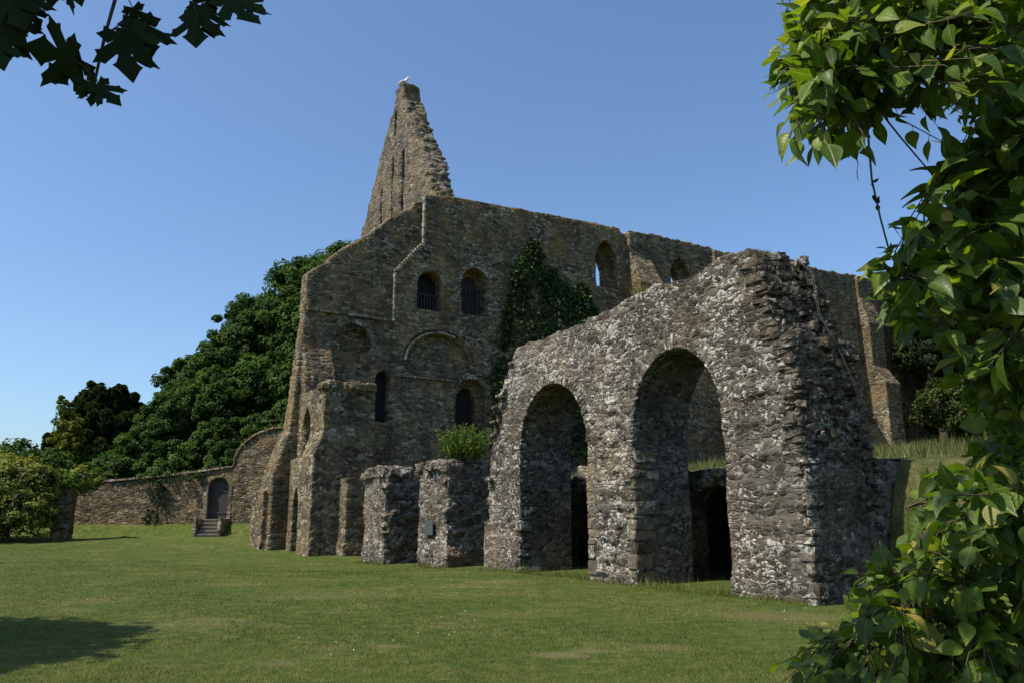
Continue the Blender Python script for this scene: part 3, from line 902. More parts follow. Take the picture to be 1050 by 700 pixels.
gp = W(7.85, V0 + 5.6, 31.0)
gl = empty('gull', gp, R(-20)); gl.scale = (1.12, 1.12, 1.12)
tag(gl, 'white gull standing on the very tip of the torn stone gable', 'bird')
bp_ = [(0, 0, .30), (.14, 0, .37), (.24, 0, .46), (.29, 0, .54), (.37, 0, .565), (-.16, 0, .25), (-.33, 0, .19), (-.46, 0, .155)]
skin_mesh('body', bp_, [(0, 1), (1, 2), (2, 3), (3, 4), (0, 5), (5, 6), (6, 7)], [.12, .115, .075, .072, .045, .10, .05, .03], M_GULL, gl)
skin_mesh('beak', [(.40, 0, .56), (.47, 0, .553), (.51, 0, .53)], [(0, 1), (1, 2)], [.02, .017, .008], M_BEAK, gl, 1)
for sd in (-1, 1):
    skin_mesh('wing', [(.1, .105 * sd, .36), (-.08, .125 * sd, .31), (-.28, .08 * sd, .25), (-.5, .03 * sd, .19)], [(0, 1), (1, 2), (2, 3)],
              [(.05, .07), (.04, .085), (.03, .055), (.012, .015)], M_GULLG, gl, 1)
    skin_mesh('leg', [(.02, .05 * sd, .22), (.03, .05 * sd, .1), (.02, .05 * sd, .0), (.08, .05 * sd, .0)], [(0, 1), (1, 2), (2, 3)], [.02, .012, .014, .02], M_BEAK, gl, 1)

# ------------------------------------------------------------------ garden wall with door, steps, pillar
random.seed(61)
gw = empty('garden_wall', (-26, 49, 0), 0)
tag(gw, 'long garden wall sweeping up in a quarter curve beside a doorway', 'wall')
S = Solid()
L = [(-4, -.5), (-4, 3.3), (0, 3.4), (4, 3.75), (7.2, 4.15), (8.8, 4.4)]
for i in range(9):
    th = math.pi / 2 * i / 8
    L.append((8.85 + 2.9 * (1 - math.cos(th)), 4.5 + 2.3 * math.sin(th)))
L += [(14.5, 6.85), (14.5, -.5)]
S.prism(rough(L[:-1], .4, .03, closed=False) + [L[-1]], 0.0, .7, 'x', [arch(7.35, 8.6, 1.2, 3.2, 3.75, 10)])
S.remesh('wall', M_GARDEN, gw, .07, .04, 1.0)
S = Solid()
cp = L[1:-1]
for i in range(len(cp) - 1):
    (x0, z0), (x1, z1) = cp[i], cp[i + 1]
    k = max(1, int(math.hypot(x1 - x0, z1 - z0) / .55))
    for j in range(k):
        fa, fb = (j + .03) / k, (j + .97) / k
        xa, za, xb, zb = x0 + (x1 - x0) * fa, z0 + (z1 - z0) * fa, x0 + (x1 - x0) * fb, z0 + (z1 - z0) * fb
        h_ = .13 + random.uniform(-.02, .02)
        nx, nz = -(zb - za), (xb - xa); q = math.hypot(nx, nz); nx, nz = nx / q * h_, nz / q * h_
        y0, y1 = -.1, .8
        S.poly8([(xa, y0, za), (xb, y0, zb), (xb, y1, zb), (xa, y1, za), (xa + nx, y0, za + nz), (xb + nx, y0, zb + nz), (xb + nx, y1, zb + nz), (xa + nx, y1, za + nz)])
S.blocks('coping', M_COPE, gw, .02, 0)
S = Solid()
for i in range(7):
    S.box(7.37 + i * .175, 7.37 + i * .175 + .168, .28, .34, 1.2, 3.72)
S.box(7.38, 8.58, .25, .28, 1.6, 1.72); S.box(7.38, 8.58, .25, .28, 2.9, 3.02)
S.raw('door', M_DOOR_BACKING, gw)
S = Solid()
for x0, x1 in ((7.1, 7.36), (8.6, 8.84)):
    z = 1.2
    while z < 3.2:
        S.box(x0, x1, -.06, .3, z, z + .34, .02); z += .35
S.blocks('door_jambs', M_DRESS, gw, .015, 0)
st = empty('stone_steps', (-17.98, 47.55, .2), 0)
tag(st, 'short flight of pale stone steps leading up to the garden door', 'steps')
M_STEP = plain('worn_step', (.2, .17, .13), .9, .1, .35, 5)
for i in range(5):
    q = Solid().box(-.62, .62, i * .24, 1.5, i * .215 - .06, i * .215 + .165, .003).box(-.64, .64, i * .24 - .07, 1.52, i * .215 + .16, i * .215 + .212, .003)
    mesh_obj('step', q.v, q.f, M_STEP, st)
for x in (-.84, .64):
    S = Solid(); S.box(x + .02, x + .18, .0, 1.45, -.2, 1.12); S.box(x, x + .2, -.12, .14, -.2, 1.2)
    S.remesh('side_wall', M_COPE, st, .05, .02, 2)
pl = empty('stone_pillar', (-24.9, 44.6, 0), R(12))
tag(pl, 'square rough stone gate pillar at the left end of the garden wall', 'pillar')
S = Solid(); S.box(-.42, .42, -.42, .42, -.4, 3.0, .02)
for k in range(8):
    S.box(-.46, .46, -.46, .46, .1 + k * .36, .1 + k * .36 + .3, .02)
S.remesh('masonry', M_GARDEN, pl, .06, .04, 1.5)

# ------------------------------------------------------------------ foliage builders
def rot_basis(nrm, rng, n):
    """random in-plane axes for each normal."""
    r = rng.normal(size=(n, 3)); u = np.cross(nrm, r); u /= np.linalg.norm(u, axis=1)[:, None] + 1e-9
    return u, np.cross(nrm, u)


def leaf_cloud(name, centers, normals, size, rng, mat, parent, aspect=.62, attr=None, fold=.25):
    """each leaf: a folded diamond of two triangles."""
    n = len(centers)
    u, w_ = rot_basis(normals, rng, n)
    sz = size * rng.uniform(.6, 1.3, n)[:, None]
    a_ = centers - u * sz * .5; b_ = centers + u * sz * .5
    c_ = centers + w_ * sz * aspect * .5 + normals * sz * fold; d_ = centers - w_ * sz * aspect * .5 + normals * sz * fold
    V = np.stack([a_, c_, b_, d_], 1).reshape(-1, 3)
    i = np.arange(n) * 4
    Fc = np.concatenate([np.stack([i, i + 2, i + 1], 1), np.stack([i, i + 3, i + 2], 1)])
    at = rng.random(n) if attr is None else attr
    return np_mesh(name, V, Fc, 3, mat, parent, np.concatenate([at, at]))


def crown_points(lobes, per_clump, clumps, rng, clump_r=.3, flat=.8, fill=.3, r1=1.04):
    """lobes: (cx,cy,cz, rx,ry,rz). clumps of leaves sit on each lobe's skin, so light and dark clumps form."""
    P, Nn, Q = [], [], []
    for (cx, cy, cz, rx, ry, rz) in lobes:
        c = np.array([cx, cy, cz]); r = np.array([rx, ry, rz])
        k = max(6, int(clumps * (rx * ry + ry * rz + rx * rz) / 3))
        d = rng.normal(size=(k, 3)); d /= np.linalg.norm(d, axis=1)[:, None]
        d[:, 2] = np.where(d[:, 2] < -.5, -d[:, 2], d[:, 2])
        rad = rng.uniform(.72, r1, k)[:, None]
        cc = c + d * r * rad
        cr = clump_r * r.mean() * rng.uniform(.5, 1.3, k)
        tone = rng.random(k)
        m = per_clump
        e = rng.normal(size=(k, m, 3)); e /= np.linalg.norm(e, axis=2)[:, :, None]
        rr = rng.random((k, m, 1)) ** .35
        pts = cc[:, None, :] + e * rr * cr[:, None, None] * np.array([1, 1, flat])
        nn = e * .7 + d[:, None, :] * .4 + np.array([0, 0, .55]) + rng.normal(size=(k, m, 3)) * .35
        nn /= np.linalg.norm(nn, axis=2)[:, :, None]
        P.append(pts.reshape(-1, 3)); Nn.append(nn.reshape(-1, 3))
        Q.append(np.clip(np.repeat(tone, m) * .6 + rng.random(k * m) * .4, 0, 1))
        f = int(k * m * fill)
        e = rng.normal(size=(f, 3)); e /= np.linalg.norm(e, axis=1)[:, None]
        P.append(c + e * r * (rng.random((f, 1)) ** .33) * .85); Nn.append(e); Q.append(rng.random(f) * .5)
    return np.concatenate(P), np.concatenate(Nn), np.concatenate(Q)


def tube_data(pts, r0, r1, sides=7):
    pts = [Vector(p) for p in pts]
    V, Fc = [], []
    n = len(pts)
    for i, p in enumerate(pts):
        d = (pts[min(i + 1, n - 1)] - pts[max(i - 1, 0)]).normalized()
        up = Vector((0, 0, 1)) if abs(d.z) < .9 else Vector((1, 0, 0))
        u = d.cross(up).normalized(); w_ = u.cross(d)
        r_ = r0 + (r1 - r0) * i / max(1, n - 1)
        for k in range(sides):
            th = 2 * math.pi * k / sides
            V.append(tuple(p + (u * math.cos(th) + w_ * math.sin(th)) * r_))
    for i in range(n - 1):
        for k in range(sides):
            j = (k + 1) % sides
            Fc.append((i * sides + k, i * sides + j, (i + 1) * sides + j, (i + 1) * sides + k))
    return V, Fc


class Tubes:
    def __init__(self): self.v, self.f = [], []

    def add(self, pts, r0, r1, sides=7):
        V, Fc = tube_data(pts, r0, r1, sides)
        b = len(self.v); self.v += V; self.f += [tuple(b + i for i in q) for q in Fc]

    def build(self, name, mat, parent): return mesh_obj(name, self.v, self.f, mat, parent, True)


def wobble(p, q, k, amp, rnd):
    p, q = Vector(p), Vector(q); L = (q - p).length
    out = []
    for i in range(k + 1):
        f = i / k
        o = Vector([rnd.uniform(-1, 1) for _ in range(3)]) * amp * L * math.sin(math.pi * f)
        out.append(p.lerp(q, f) + o)
    return out


def tree(name, base, lobes, leaf, per, clumps, mat, label, cat='tree', group=None, trunk_r=.4, seedv=0, clump_r=.3, flat=.8, fill=.3, foliage='crown', aspect=.62, r1=1.06):
    rng = np.random.default_rng(seedv); rnd = random.Random(seedv)
    base = Vector(base)
    e = empty(name, base)
    tag(e, label, cat, group)
    P, Nn, Q = crown_points(lobes, per, clumps, rng, clump_r * .8, flat, fill, r1)
    P = P - np.array(base)
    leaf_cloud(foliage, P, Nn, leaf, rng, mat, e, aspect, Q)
    T = Tubes()
    zc = max(l[2] for l in lobes) - base.z
    top_ = Vector((lobes[0][0], lobes[0][1], 0)) - Vector((base.x, base.y, 0)) + Vector((0, 0, zc))
    T.add(wobble((0, 0, -.3), top_, 8, .03, rnd), trunk_r, trunk_r * .25, 9)
    for l in lobes:
        c = Vector(l[:3]) - base
        s_ = top_ * min(.75, max(.12, c.z / max(zc, .1) * .55))
        T.add(wobble(s_, c, 5, .08, rnd), trunk_r * .45, trunk_r * .1, 6)
        for k in range(3):
            d = Vector([rnd.uniform(-1, 1), rnd.uniform(-1, 1), rnd.uniform(-.2, 1)]).normalized()
            T.add(wobble(c, c + Vector((d.x * l[3], d.y * l[4], d.z * l[5])) * .85, 4, .1, rnd), trunk_r * .12, trunk_r * .03, 5)
    T.build('trunk', M_BARK, e)
    return e


G_DARK = leafmat('leaves_dark', [(0, (.018, .038, .008)), (.5, (.036, .070, .013)), (1, (.065, .115, .022))], .7, .25, .12)
G_MID = leafmat('leaves_mid', [(0, (.022, .045, .010)), (.5, (.042, .078, .015)), (1, (.07, .115, .024))], .7, .3, .12)
G_CON = leafmat('needles_dark', [(0, (.014, .026, .010)), (.6, (.028, .042, .014)), (1, (.05, .06, .018))], .8, .15, .1)
G_GOLD = leafmat('leaves_golden', [(0, (.08, .1, .016)), (.6, (.12, .13, .02)), (1, (.19, .17, .03))], .7, .3, .12)
G_VAR = leafmat('leaves_variegated', [(0, (.05, .075, .013)), (.5, (.1, .125, .02)), (.8, (.21, .2, .036)), (1, (.34, .3, .075))], .6, .3, .2)
G_IVY = leafmat('leaves_ivy', [(0, (.014, .028, .008)), (.6, (.027, .048, .012)), (.9, (.05, .085, .02)), (1, (.1, .14, .03))], .6, .2, .2)
G_BRIGHT = leafmat('leaves_bright', [(0, (.06, .11, .014)), (.6, (.1, .16, .022)), (1, (.15, .2, .035))], .6, .35, .15)
G_YEW = leafmat('leaves_yew', [(0, (.026, .04, .009)), (.6, (.045, .058, .013)), (1, (.075, .085, .022))], .8, .15, .1)

# big tree behind the garden wall
tree('sycamore_tree', (-21, 75, 2), [
    (-19, 76, 21.6, 5.2, 5, 4.8), (-14.5, 76, 22.5, 5.5, 5, 5.6), (-24.5, 75, 18.6, 4.2, 4, 3.4), (-29.5, 73.5, 13.2, 3.4, 4, 3.0), (-22.5, 74, 17.5, 4.8, 4.5, 3.8), (-26.0, 73, 14.6, 3.6, 4, 3.4), (-17.5, 71, 16.5, 5, 4.5, 4), (-21.5, 70, 11.8, 4.6, 4, 3.4),
    (-16.5, 68.5, 11.5, 4.5, 4, 3.6), (-27, 71, 11, 3.4, 3.4, 2.6), (-20, 67.5, 7.6, 4.2, 3.2, 2.8), (-12, 71, 17, 5, 4.5, 4)],
    .36, 150, 8, G_DARK, 'largest dark green broad tree rising behind the wall next to the half gable', group=None, trunk_r=.7, seedv=1, clump_r=.27, r1=1.1)
tree('broadleaf_tree', (-28, 66, 1), [(-28.0, 67, 9.2, 3.0, 3, 2.6), (-25.8, 68, 12.0, 2.3, 2.2, 1.9), (-30.6, 67.5, 8.6, 1.9, 1.9, 1.6), (-25.2, 66.5, 10.2, 2.7, 2.6, 2.5), (-30.2, 66, 6.4, 2.3, 2.6, 2.2), (-23.6, 65, 6.6, 2.6, 2.4, 2.4), (-26.8, 64.5, 4.6, 3.2, 2.4, 2.6), (-31.5, 64, 3.6, 2.8, 2.4, 2.6), (-22, 64, 4.2, 2.6, 2.2, 2.4)],
     .27, 120, 14, G_MID, 'medium green rounded tree between the dark conifer and the biggest tree', trunk_r=.35, seedv=2, clump_r=.26, r1=1.18)
# conifer left
tree('cypress_tree', (-36, 68, 0), [(-36.2, 68, 10.2, 1.5, 1.5, 2.0), (-34.3, 68.5, 9.9, 1.4, 1.4, 1.9), (-37.7, 68, 8.4, 1.5, 1.6, 1.7), (-33.2, 68, 8.5, 1.2, 1.4, 1.5), (-39.0, 68, 6.6, 1.3, 1.4, 1.5), (-40.2, 68, 5.2, 1.2, 1.3, 1.2), (-35.6, 67.5, 7.4, 2.6, 2, 2.4), (-37, 67, 3.4, 3.8, 3, 2.4), (-33.5, 67, 3.6, 3, 3, 2.4)],
     .6, 150, 13, G_CON, 'dark ragged conifer behind the left end of the garden wall', trunk_r=.4, seedv=3, clump_r=.32, flat=1.2, aspect=.16, r1=1.3)
tree('golden_shrub', (-35.2, 62.5, 0), [(-35.4, 62.5, 7.6, 1.3, 1.0, 1.9), (-35.9, 62.5, 9.6, .7, .6, 1.1), (-34.6, 62.5, 6.2, 1.3, 1, 1.2)], .3, 60, 14, G_GOLD,
     'yellow-green tall shrub growing in front of the dark conifer', 'shrub', trunk_r=.15, seedv=4)
# shrubs along the left, in front of the wall
VB = 'variegated bushes at the left edge'
tree('variegated_bush', (-27.0, 43.3, 0), [(-27.2, 43.6, 2.9, 1.9, 1.6, 1.6), (-26.0, 43.2, 1.5, 1.4, 1.3, 1.4), (-27.9, 42.6, 1.2, 1.5, 1.3, 1.3), (-25.9, 43.9, 3.0, 1.1, 1.1, 1.1), (-24.7, 45.6, 3.3, 1.2, .9, .9)], .2, 60, 30, G_VAR,
     'yellow-green speckled bush touching the stone gate pillar', 'bush', VB, .12, 5, .34)
tree('variegated_bush', (-30.2, 44.4, 0), [(-30.2, 45, 3.2, 2.3, 1.8, 1.7), (-30.2, 43.8, 1.3, 2.2, 1.6, 1.5), (-32.2, 45, 3.4, 1.8, 1.6, 1.6), (-28.9, 44.6, 4.0, 1.2, 1.1, .9)], .2, 60, 30, G_VAR,
     'yellow-green speckled bush cut by the left picture edge', 'bush', VB, .12, 6, .34)
tree('evergreen_shrub', (-31.5, 50.5, 0), [(-31.5, 50.5, 4.4, 2.6, 2, 1.6), (-29.0, 50.5, 3.6, 2.2, 2, 1.4), (-33.5, 50.5, 3.9, 2, 2, 1.5), (-31.5, 50.5, 1.8, 3, 2, 1.8), (-35.5, 50, 3, 2.4, 2, 2.6)], .28, 60, 18, G_DARK,
     'dark shrub showing above the speckled bushes on the left', 'shrub', None, .14, 7)
tree('climber', (-24.9, 44.6, 0), [(-24.7, 44.4, 3.25, .85, .75, .62), (-25.3, 44.7, 3.5, .7, .6, .45)], .18, 30, 30, G_BRIGHT, 'fresh green climber heaped on top of the gate pillar', 'climber', None, .05, 8)
tree('climber', (-21.6, 48.6, .8), [(-21.6, 48.8, 2.5, .55, .28, 1.3), (-22.3, 48.8, 3.6, .9, .3, .5), (-20.2, 48.85, 3.7, 1.5, .3, .45), (-22.0, 48.8, 1.4, .5, .25, .6)], .18, 26, 22, G_MID, 'thin climber trained flat on the garden wall', 'climber', None, .05, 9)
tree('wall_shrub', (-14.6, 50.6, 0), [(-14.4, 51.0, 7.0, 1.5, .8, .9), (-13.3, 50.8, 7.9, 1.4, 1, 1.2), (-15.8, 50.6, 6.6, .9, .6, .5)], .2, 26, 18, G_YEW, 'wispy olive shrub topping the curved end of the garden wall', 'shrub', None, .06, 10)
tree('broadleaf_tree', (-13.5, 57, 1), [(-13.5, 57, 9.5, 2.6, 2, 2.6), (-15, 57, 6.5, 2.5, 2, 2.2), (-12, 57, 12, 2.4, 2, 2.6)], .36, 70, 12, G_DARK, 'dark narrow tree squeezed between the biggest tree and the stone buttress', 'tree', None, .2, 12)
# ivy on the dormitory
iv = []
rng = np.random.default_rng(77)
while len(iv) < 9000:
    u_ = rng.uniform(11.8, 21.6)
    zt_ = np.interp(u_, [11.8, 12.6, 13.2, 14.0, 14.8, 15.5, 16.3, 17.2, 18.2, 19.2, 20.2, 21.0, 21.6], [9, 12.2, 15.4, 17.4, 18.7, 17.3, 16.3, 16.9, 15.6, 16.0, 14.9, 13.6, 11])
    q = np.array([[u_ * .9, 3.0, 0.0]])
    zt_ += .9 * float(fbm(q * 1.7)[0])
    z_ = zt_ - abs(rng.normal()) * .8 if rng.random() < .3 else rng.uniform(5.0, zt_)
    g = float(fbm(np.array([[u_ * .8, z_ * .6, 5.0]]))[0])
    if g < -.45 and rng.random() < .85: continue
    d_ = rng.random() ** 1.2 * min(1.0, .12 + .9 * (zt_ - z_) / 4)
    iv.append((u_ + rng.normal() * .2, V0 - .3 - d_ * max(.12, .65 + 1.0 * g), z_ + rng.normal() * .2))
iv = np.array(iv)
ivw = np.stack([P1.x + B.x * iv[:, 0] + A.x * iv[:, 1], P1.y + B.y * iv[:, 0] + A.y * iv[:, 1], iv[:, 2]], 1)
nn = rng.normal(size=(len(iv), 3)) * .5 - np.array([A.x, A.y, -.5]); nn /= np.linalg.norm(nn, axis=1)[:, None]
bs_ = W(15.5, V0 - .4, 3.5)
e = empty('ivy', bs_); tag(e, 'dark ivy mass climbing the long dormitory wall behind the arcade', 'ivy')
leaf_cloud('foliage', ivw - np.array(bs_), nn, .27, rng, G_IVY, e, .8)
T = Tubes(); rn = random.Random(5)
for k in range(7):
    T.add(wobble(Vector((0, 0, -.5)) + A * .15, B * rn.uniform(-3, 4) + A * .25 + Vector((0, 0, rn.uniform(6, 14))), 8, .05, rn), .09, .02, 6)
T.build('stem', M_BARK, e)
# bush on the pier
random.seed(5)
bb = W(.95, 14.75, 3.35)
e = empty('pier_bush', bb); tag(e, 'bright green feathery bush sprouting on top of the plaque pier', 'bush')
rng = np.random.default_rng(78); rn = random.Random(78); T = Tubes(); C_, N_ = [], []
for k in range(230):
    th = rn.uniform(0, 6.28); ln = rn.uniform(.55, 1.42); sp = rn.uniform(0, .8)
    d = Vector((math.cos(th) * sp, math.sin(th) * sp, 1)).normalized()
    st_ = Vector((rn.uniform(-.55, .35), rn.uniform(-.75, .75), -.05))
    pts = [st_ + d * (ln * f) + Vector((math.cos(th), math.sin(th), 0)) * .12 * f * f for f in (0, .33, .66, 1)]
    T.add(pts, .012, .004, 4)
    for j in range(26):
        f = rn.uniform(.15, 1); i = min(2, int(f * 3)); p = pts[i].lerp(pts[i + 1], f * 3 - i)
        C_.append(p + Vector([rn.uniform(-.06, .06) for _ in range(3)])); N_.append([rn.gauss(0, 1), rn.gauss(0, 1), rn.gauss(.5, 1)])
N_ = np.array(N_); N_ /= np.linalg.norm(N_, axis=1)[:, None]
leaf_cloud('foliage', np.array([tuple(c) for c in C_]), N_, .12, rng, G_BRIGHT, e, .3)
T.build('stem', M_TWIG, e)

# trees on the right, over the far end of the dormitory
def rt(t, s, z): q = W(t, s, z); return (q.x, q.y, q.z)
def lob(l): return [(*rt(t, s, z), a_, b_, c_) for (t, s, z, a_, b_, c_) in l]
tree('dark_tree', rt(55, 27.5, 6.5), lob([(55.5, 28, 19.5, 2.6, 2.6, 3), (55, 27.5, 15.5, 3.0, 2.6, 3), (57.5, 27, 22.0, 2.8, 2.8, 3.2), (60, 26.5, 18, 4, 3.4, 4), (61, 25.5, 24.5, 4, 3.6, 4.5), (64, 25, 20, 4, 4, 5), (58.5, 26, 13, 2.8, 2.4, 3.2), (61.5, 25, 10.5, 3.4, 3, 3.6), (57, 27.6, 14.5, 2.2, 2, 2), (66, 24, 12, 4, 4, 5), (64, 22, 9, 4, 4, 4), (68, 18, 11, 5, 5, 6), (72, 12, 11, 5, 5, 6), (63, 29, 9.5, 3, 2.5, 3.5), (60.4, 29.2, 9.4, 2.4, 1.6, 3.2), (62, 24, 8.6, 3, 3, 2.6), (67, 28, 10, 3.5, 3, 4), (65, 28, 14, 3, 3, 3), (72, 26, 12, 4, 4, 6)]), .38, 90, 9, G_CON,
     'very dark tall conifer hiding the far right end of the dormitory', 'tree', None, .4, 13, .3, .6, aspect=.35)
tree('yew_bush', rt(34, 14.5, 5.2), lob([(33.5, 15, 7.6, 1.9, 2.0, 1.7), (35.5, 14, 8.4, 2.0, 2.0, 1.8), (36, 11, 7.5, 2.2, 2.2, 1.9), (33, 13, 6.6, 1.7, 1.8, 1.3), (35, 13, 6.2, 2.4, 2.2, 1.4), (38, 13.5, 7, 2.4, 2.2, 2.2)]), .2, 70, 20, G_YEW,
     'olive-green yew bush on the grass bank beyond the arcade', 'bush', None, .25, 14, .32)
tree('dark_tree', rt(58, 8, 5.5), lob([(58, 8, 13, 5, 5, 5), (60, 4, 18, 5, 5, 6), (57, 14, 14.5, 4, 4, 4), (62, 0, 11, 5, 5, 5), (59, 15, 9, 4, 4, 3.4)]), .5, 90, 6, G_DARK,
     'dark broad tree behind the overhanging leaves at the right', 'tree', None, .5, 15)

# tree left of the picture that throws the shadow on the lawn
tree('shade_tree', (-12.8, 7.2, 0), [(-12.0, 8.0, 6.6, 3.0, 2.2, 1.7), (-13.6, 6.4, 6.4, 2.6, 2.4, 1.8), (-10.3, 9.4, 6.2, 1.5, .8, .7), (-11.4, 6.6, 6.4, 2, 1.8, 1.2)], .24, 90, 14, G_MID,
     'tree outside the picture whose shadow falls on the lawn', 'tree', None, .25, 16, .35, fill=.6)


# ------------------------------------------------------------------ near leaves: ovate and lobed leaf meshes
def ovate(seg=6):
    """unit leaf along +x, folded on the midrib, with drip tip; rows of three points."""
    xs = np.linspace(0, 1, seg + 1)
    prof = np.array([.03, .26, .37, .36, .27, .13, .0])[:seg + 1]
    V = []
    for x, wv in zip(xs, prof):
        sag = -.30 * x * x
        V += [(x, wv * .92, (.22 * wv + sag)), (x, 0, -.03 + sag), (x, -wv * .92, (.22 * wv + sag))]
    Fc = []
    for i in range(seg):
        a_, b_ = i * 3, (i + 1) * 3
        Fc += [(a_, a_ + 1, b_ + 1, b_), (a_ + 1, a_ + 2, b_ + 2, b_ + 1)]
    return np.array(V), np.array(Fc)


def maple(cent=(.0, 0, 0)):
    """five-lobed toothed leaf, unit length, stalk at the origin, tip along +x."""
    half = [(0, 0), (-.06, .10), (-.16, .27), (-.05, .30), (.02, .44), (.10, .36), (.16, .33), (.21, .27), (.13, .15),
            (.34, .42), (.36, .52), (.46, .50), (.66, .62), (.62, .48), (.66, .40), (.56, .30), (.38, .10),
            (.60, .20), (.66, .28), (.74, .20), (.86, .12), (1.04, 0)]
    full = half + [(x, -y) for x, y in reversed(half[1:-1])]
    pts = [Vector((x, y, 0)) for x, y in full]
    tri = geometry.tessellate_polygon([pts])
    V = np.array([(x, y, .10 * abs(y) - .15 * x * x) for x, y in full])
    return V, np.array(tri)


def place(shape, pos, xdir, nrm, size, name, mat, parent, attr, rng, curl=.6):
    V0_, F0 = shape
    n = len(pos)
    x = np.asarray(xdir, float); x /= np.linalg.norm(x, axis=1)[:, None]
    z = np.asarray(nrm, float); z = z - x * (x * z).sum(1)[:, None]; z /= np.linalg.norm(z, axis=1)[:, None] + 1e-9
    y = np.cross(z, x)
    s_ = np.asarray(size)[:, None, None]
    cu = rng.uniform(-curl, 1 + curl, n)[:, None]
    wd = rng.uniform(.72, 1.25, n)[:, None]
    vx = np.broadcast_to(V0_[None, :, 0], (n, len(V0_))); vy = V0_[None, :, 1] * wd; vz = V0_[None, :, 2] * cu * 1.4
    tw = rng.normal(0, .25, n)[:, None] * vx
    vy2, vz2 = vy * np.cos(tw) - vz * np.sin(tw), vy * np.sin(tw) + vz * np.cos(tw)
    P = np.asarray(pos)[:, None, :] + s_ * (vx[..., None] * x[:, None, :] + vy2[..., None] * y[:, None, :] + vz2[..., None] * z[:, None, :])
    Fc = (F0[None] + (np.arange(n) * len(V0_))[:, None, None]).reshape(-1, F0.shape[1])
    o = np_mesh(name, P.reshape(-1, 3), Fc, F0.shape[1], mat, parent, np.repeat(attr, len(F0)), True)
    mid = np.abs(V0_[:, 1]) / np.abs(V0_[:, 1]).max()
    for nm, val in (('rib', mid), ('along', V0_[:, 0])):
        at = o.data.attributes.new(nm, 'FLOAT', 'POINT')
        at.data.foreach_set('value', np.tile(val, n).astype(np.float32))
    return o


M_LEAF = leafmat('near_leaves', [(0, (.04, .078, .009)), (.45, (.08, .136, .014)), (.8, (.135, .198, .021)), (.96, (.21, .25, .038)), (1, (.32, .24, .06))], .42, .45, .3, (1.5, 1.5, .35), True)
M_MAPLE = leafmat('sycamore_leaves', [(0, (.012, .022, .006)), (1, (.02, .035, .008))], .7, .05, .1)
OV = ovate()


def inpoly(x, y, poly):
    c = False; n = len(poly)
    for i in range(n):
        (x0, y0), (x1, y1) = poly[i], poly[i - 1]
        if (y0 > y) != (y1 > y) and x < (x1 - x0) * (y - y0) / (y1 - y0) + x0: c = not c
    return c


def leafy(name, label, cat, base, limbs, regions, seedv, foliage='crown', trunk='trunk', tr=.05):
    """limbs: polylines (world points) grown from the base. regions: (outline, near, far, sprays, leaf length)."""
    rn = random.Random(seedv); rng = np.random.default_rng(seedv)
    e = empty(name, base); tag(e, label, cat)
    base = Vector(base)
    T = Tubes(); nodes = []
    for pts, r0, r1 in limbs:
        pts = [Vector(p) for p in pts]
        sm = []
        for i in range(len(pts) - 1):
            k = 5
            for j in range(k): sm.append(pts[i].lerp(pts[i + 1], j / k) + Vector([rn.uniform(-1, 1) for _ in range(3)]) * .012)
        sm.append(pts[-1])
        T.add([p - base for p in sm], r0, r1, 8)
        nodes += sm
    pos, xd, nr, sz = [], [], [], []
    TW = Tubes()
    for poly, d0, d1, cnt, ll in regions:
        bx = [p[0] for p in poly]; by = [p[1] for p in poly]
        got = 0; guard = 0
        while got < cnt and guard < cnt * 50:
            guard += 1
            x, y = rn.uniform(min(bx), max(bx)), rn.uniform(min(by), max(by))
            if not inpoly(x, y, poly): continue
            got += 1
            p = cam_pt(x, y, rn.uniform(d0, d1))
            near = min(nodes, key=lambda q: (q - p).length_squared)
            out = (p - near)
            if out.length > .9: st = p - out.normalized() * .5
            else: st = near
            out = out.normalized() if out.length > 1e-3 else Vector((-1, 0, 0))
            tip = p + Vector((rn.uniform(-.05, .05), rn.uniform(-.05, .05), rn.uniform(-.08, .03)))
            mid = st.lerp(tip, .5) + Vector((0, 0, .05)) + Vector([rn.uniform(-1, 1) for _ in range(3)]) * .03
            tw = [st, mid, tip]
            TW.add([q - base for q in (st, st.lerp(mid, .5), mid, mid.lerp(tip, .5), tip)], .004, .0018, 4)
            dirt = (tip - mid).normalized()
            m = rn.randint(5, 8)
            for j in range(m):
                f = 1 - j * .13
                q = mid.lerp(tip, max(0, f * 2 - 1)) if f > .5 else st.lerp(mid, max(0, f * 2))
                side = Vector([rn.gauss(0, 1) for _ in range(3)]); side = (side - dirt * side.dot(dirt)).normalized()
                d = (dirt * (.9 if j == 0 else .35) + side * (.3 if j == 0 else .9) + Vector((-.12, -.05, -.25))).normalized()
                st2 = q + d * .022
                TW.add([q - base, st2 - base], .0016, .0012, 3)
                up = Vector((-.35 + rn.gauss(0, .45), -.25 + rn.gauss(0, .45), .85 + rn.gauss(0, .35)))
                pos.append(tuple(st2 - base)); xd.append(tuple(d)); nr.append(tuple(up)); sz.append(ll * rn.uniform(.42, 1.3))
    n = len(pos)
    place(OV, np.array(pos), np.array(xd), np.array(nr), np.array(sz), foliage, M_LEAF, e, rng.random(n) ** 1.2, rng)
    T.build(trunk, M_BARK, e)
    TW.build('twigs', M_TWIG, e)
    return e


cp = cam_pt
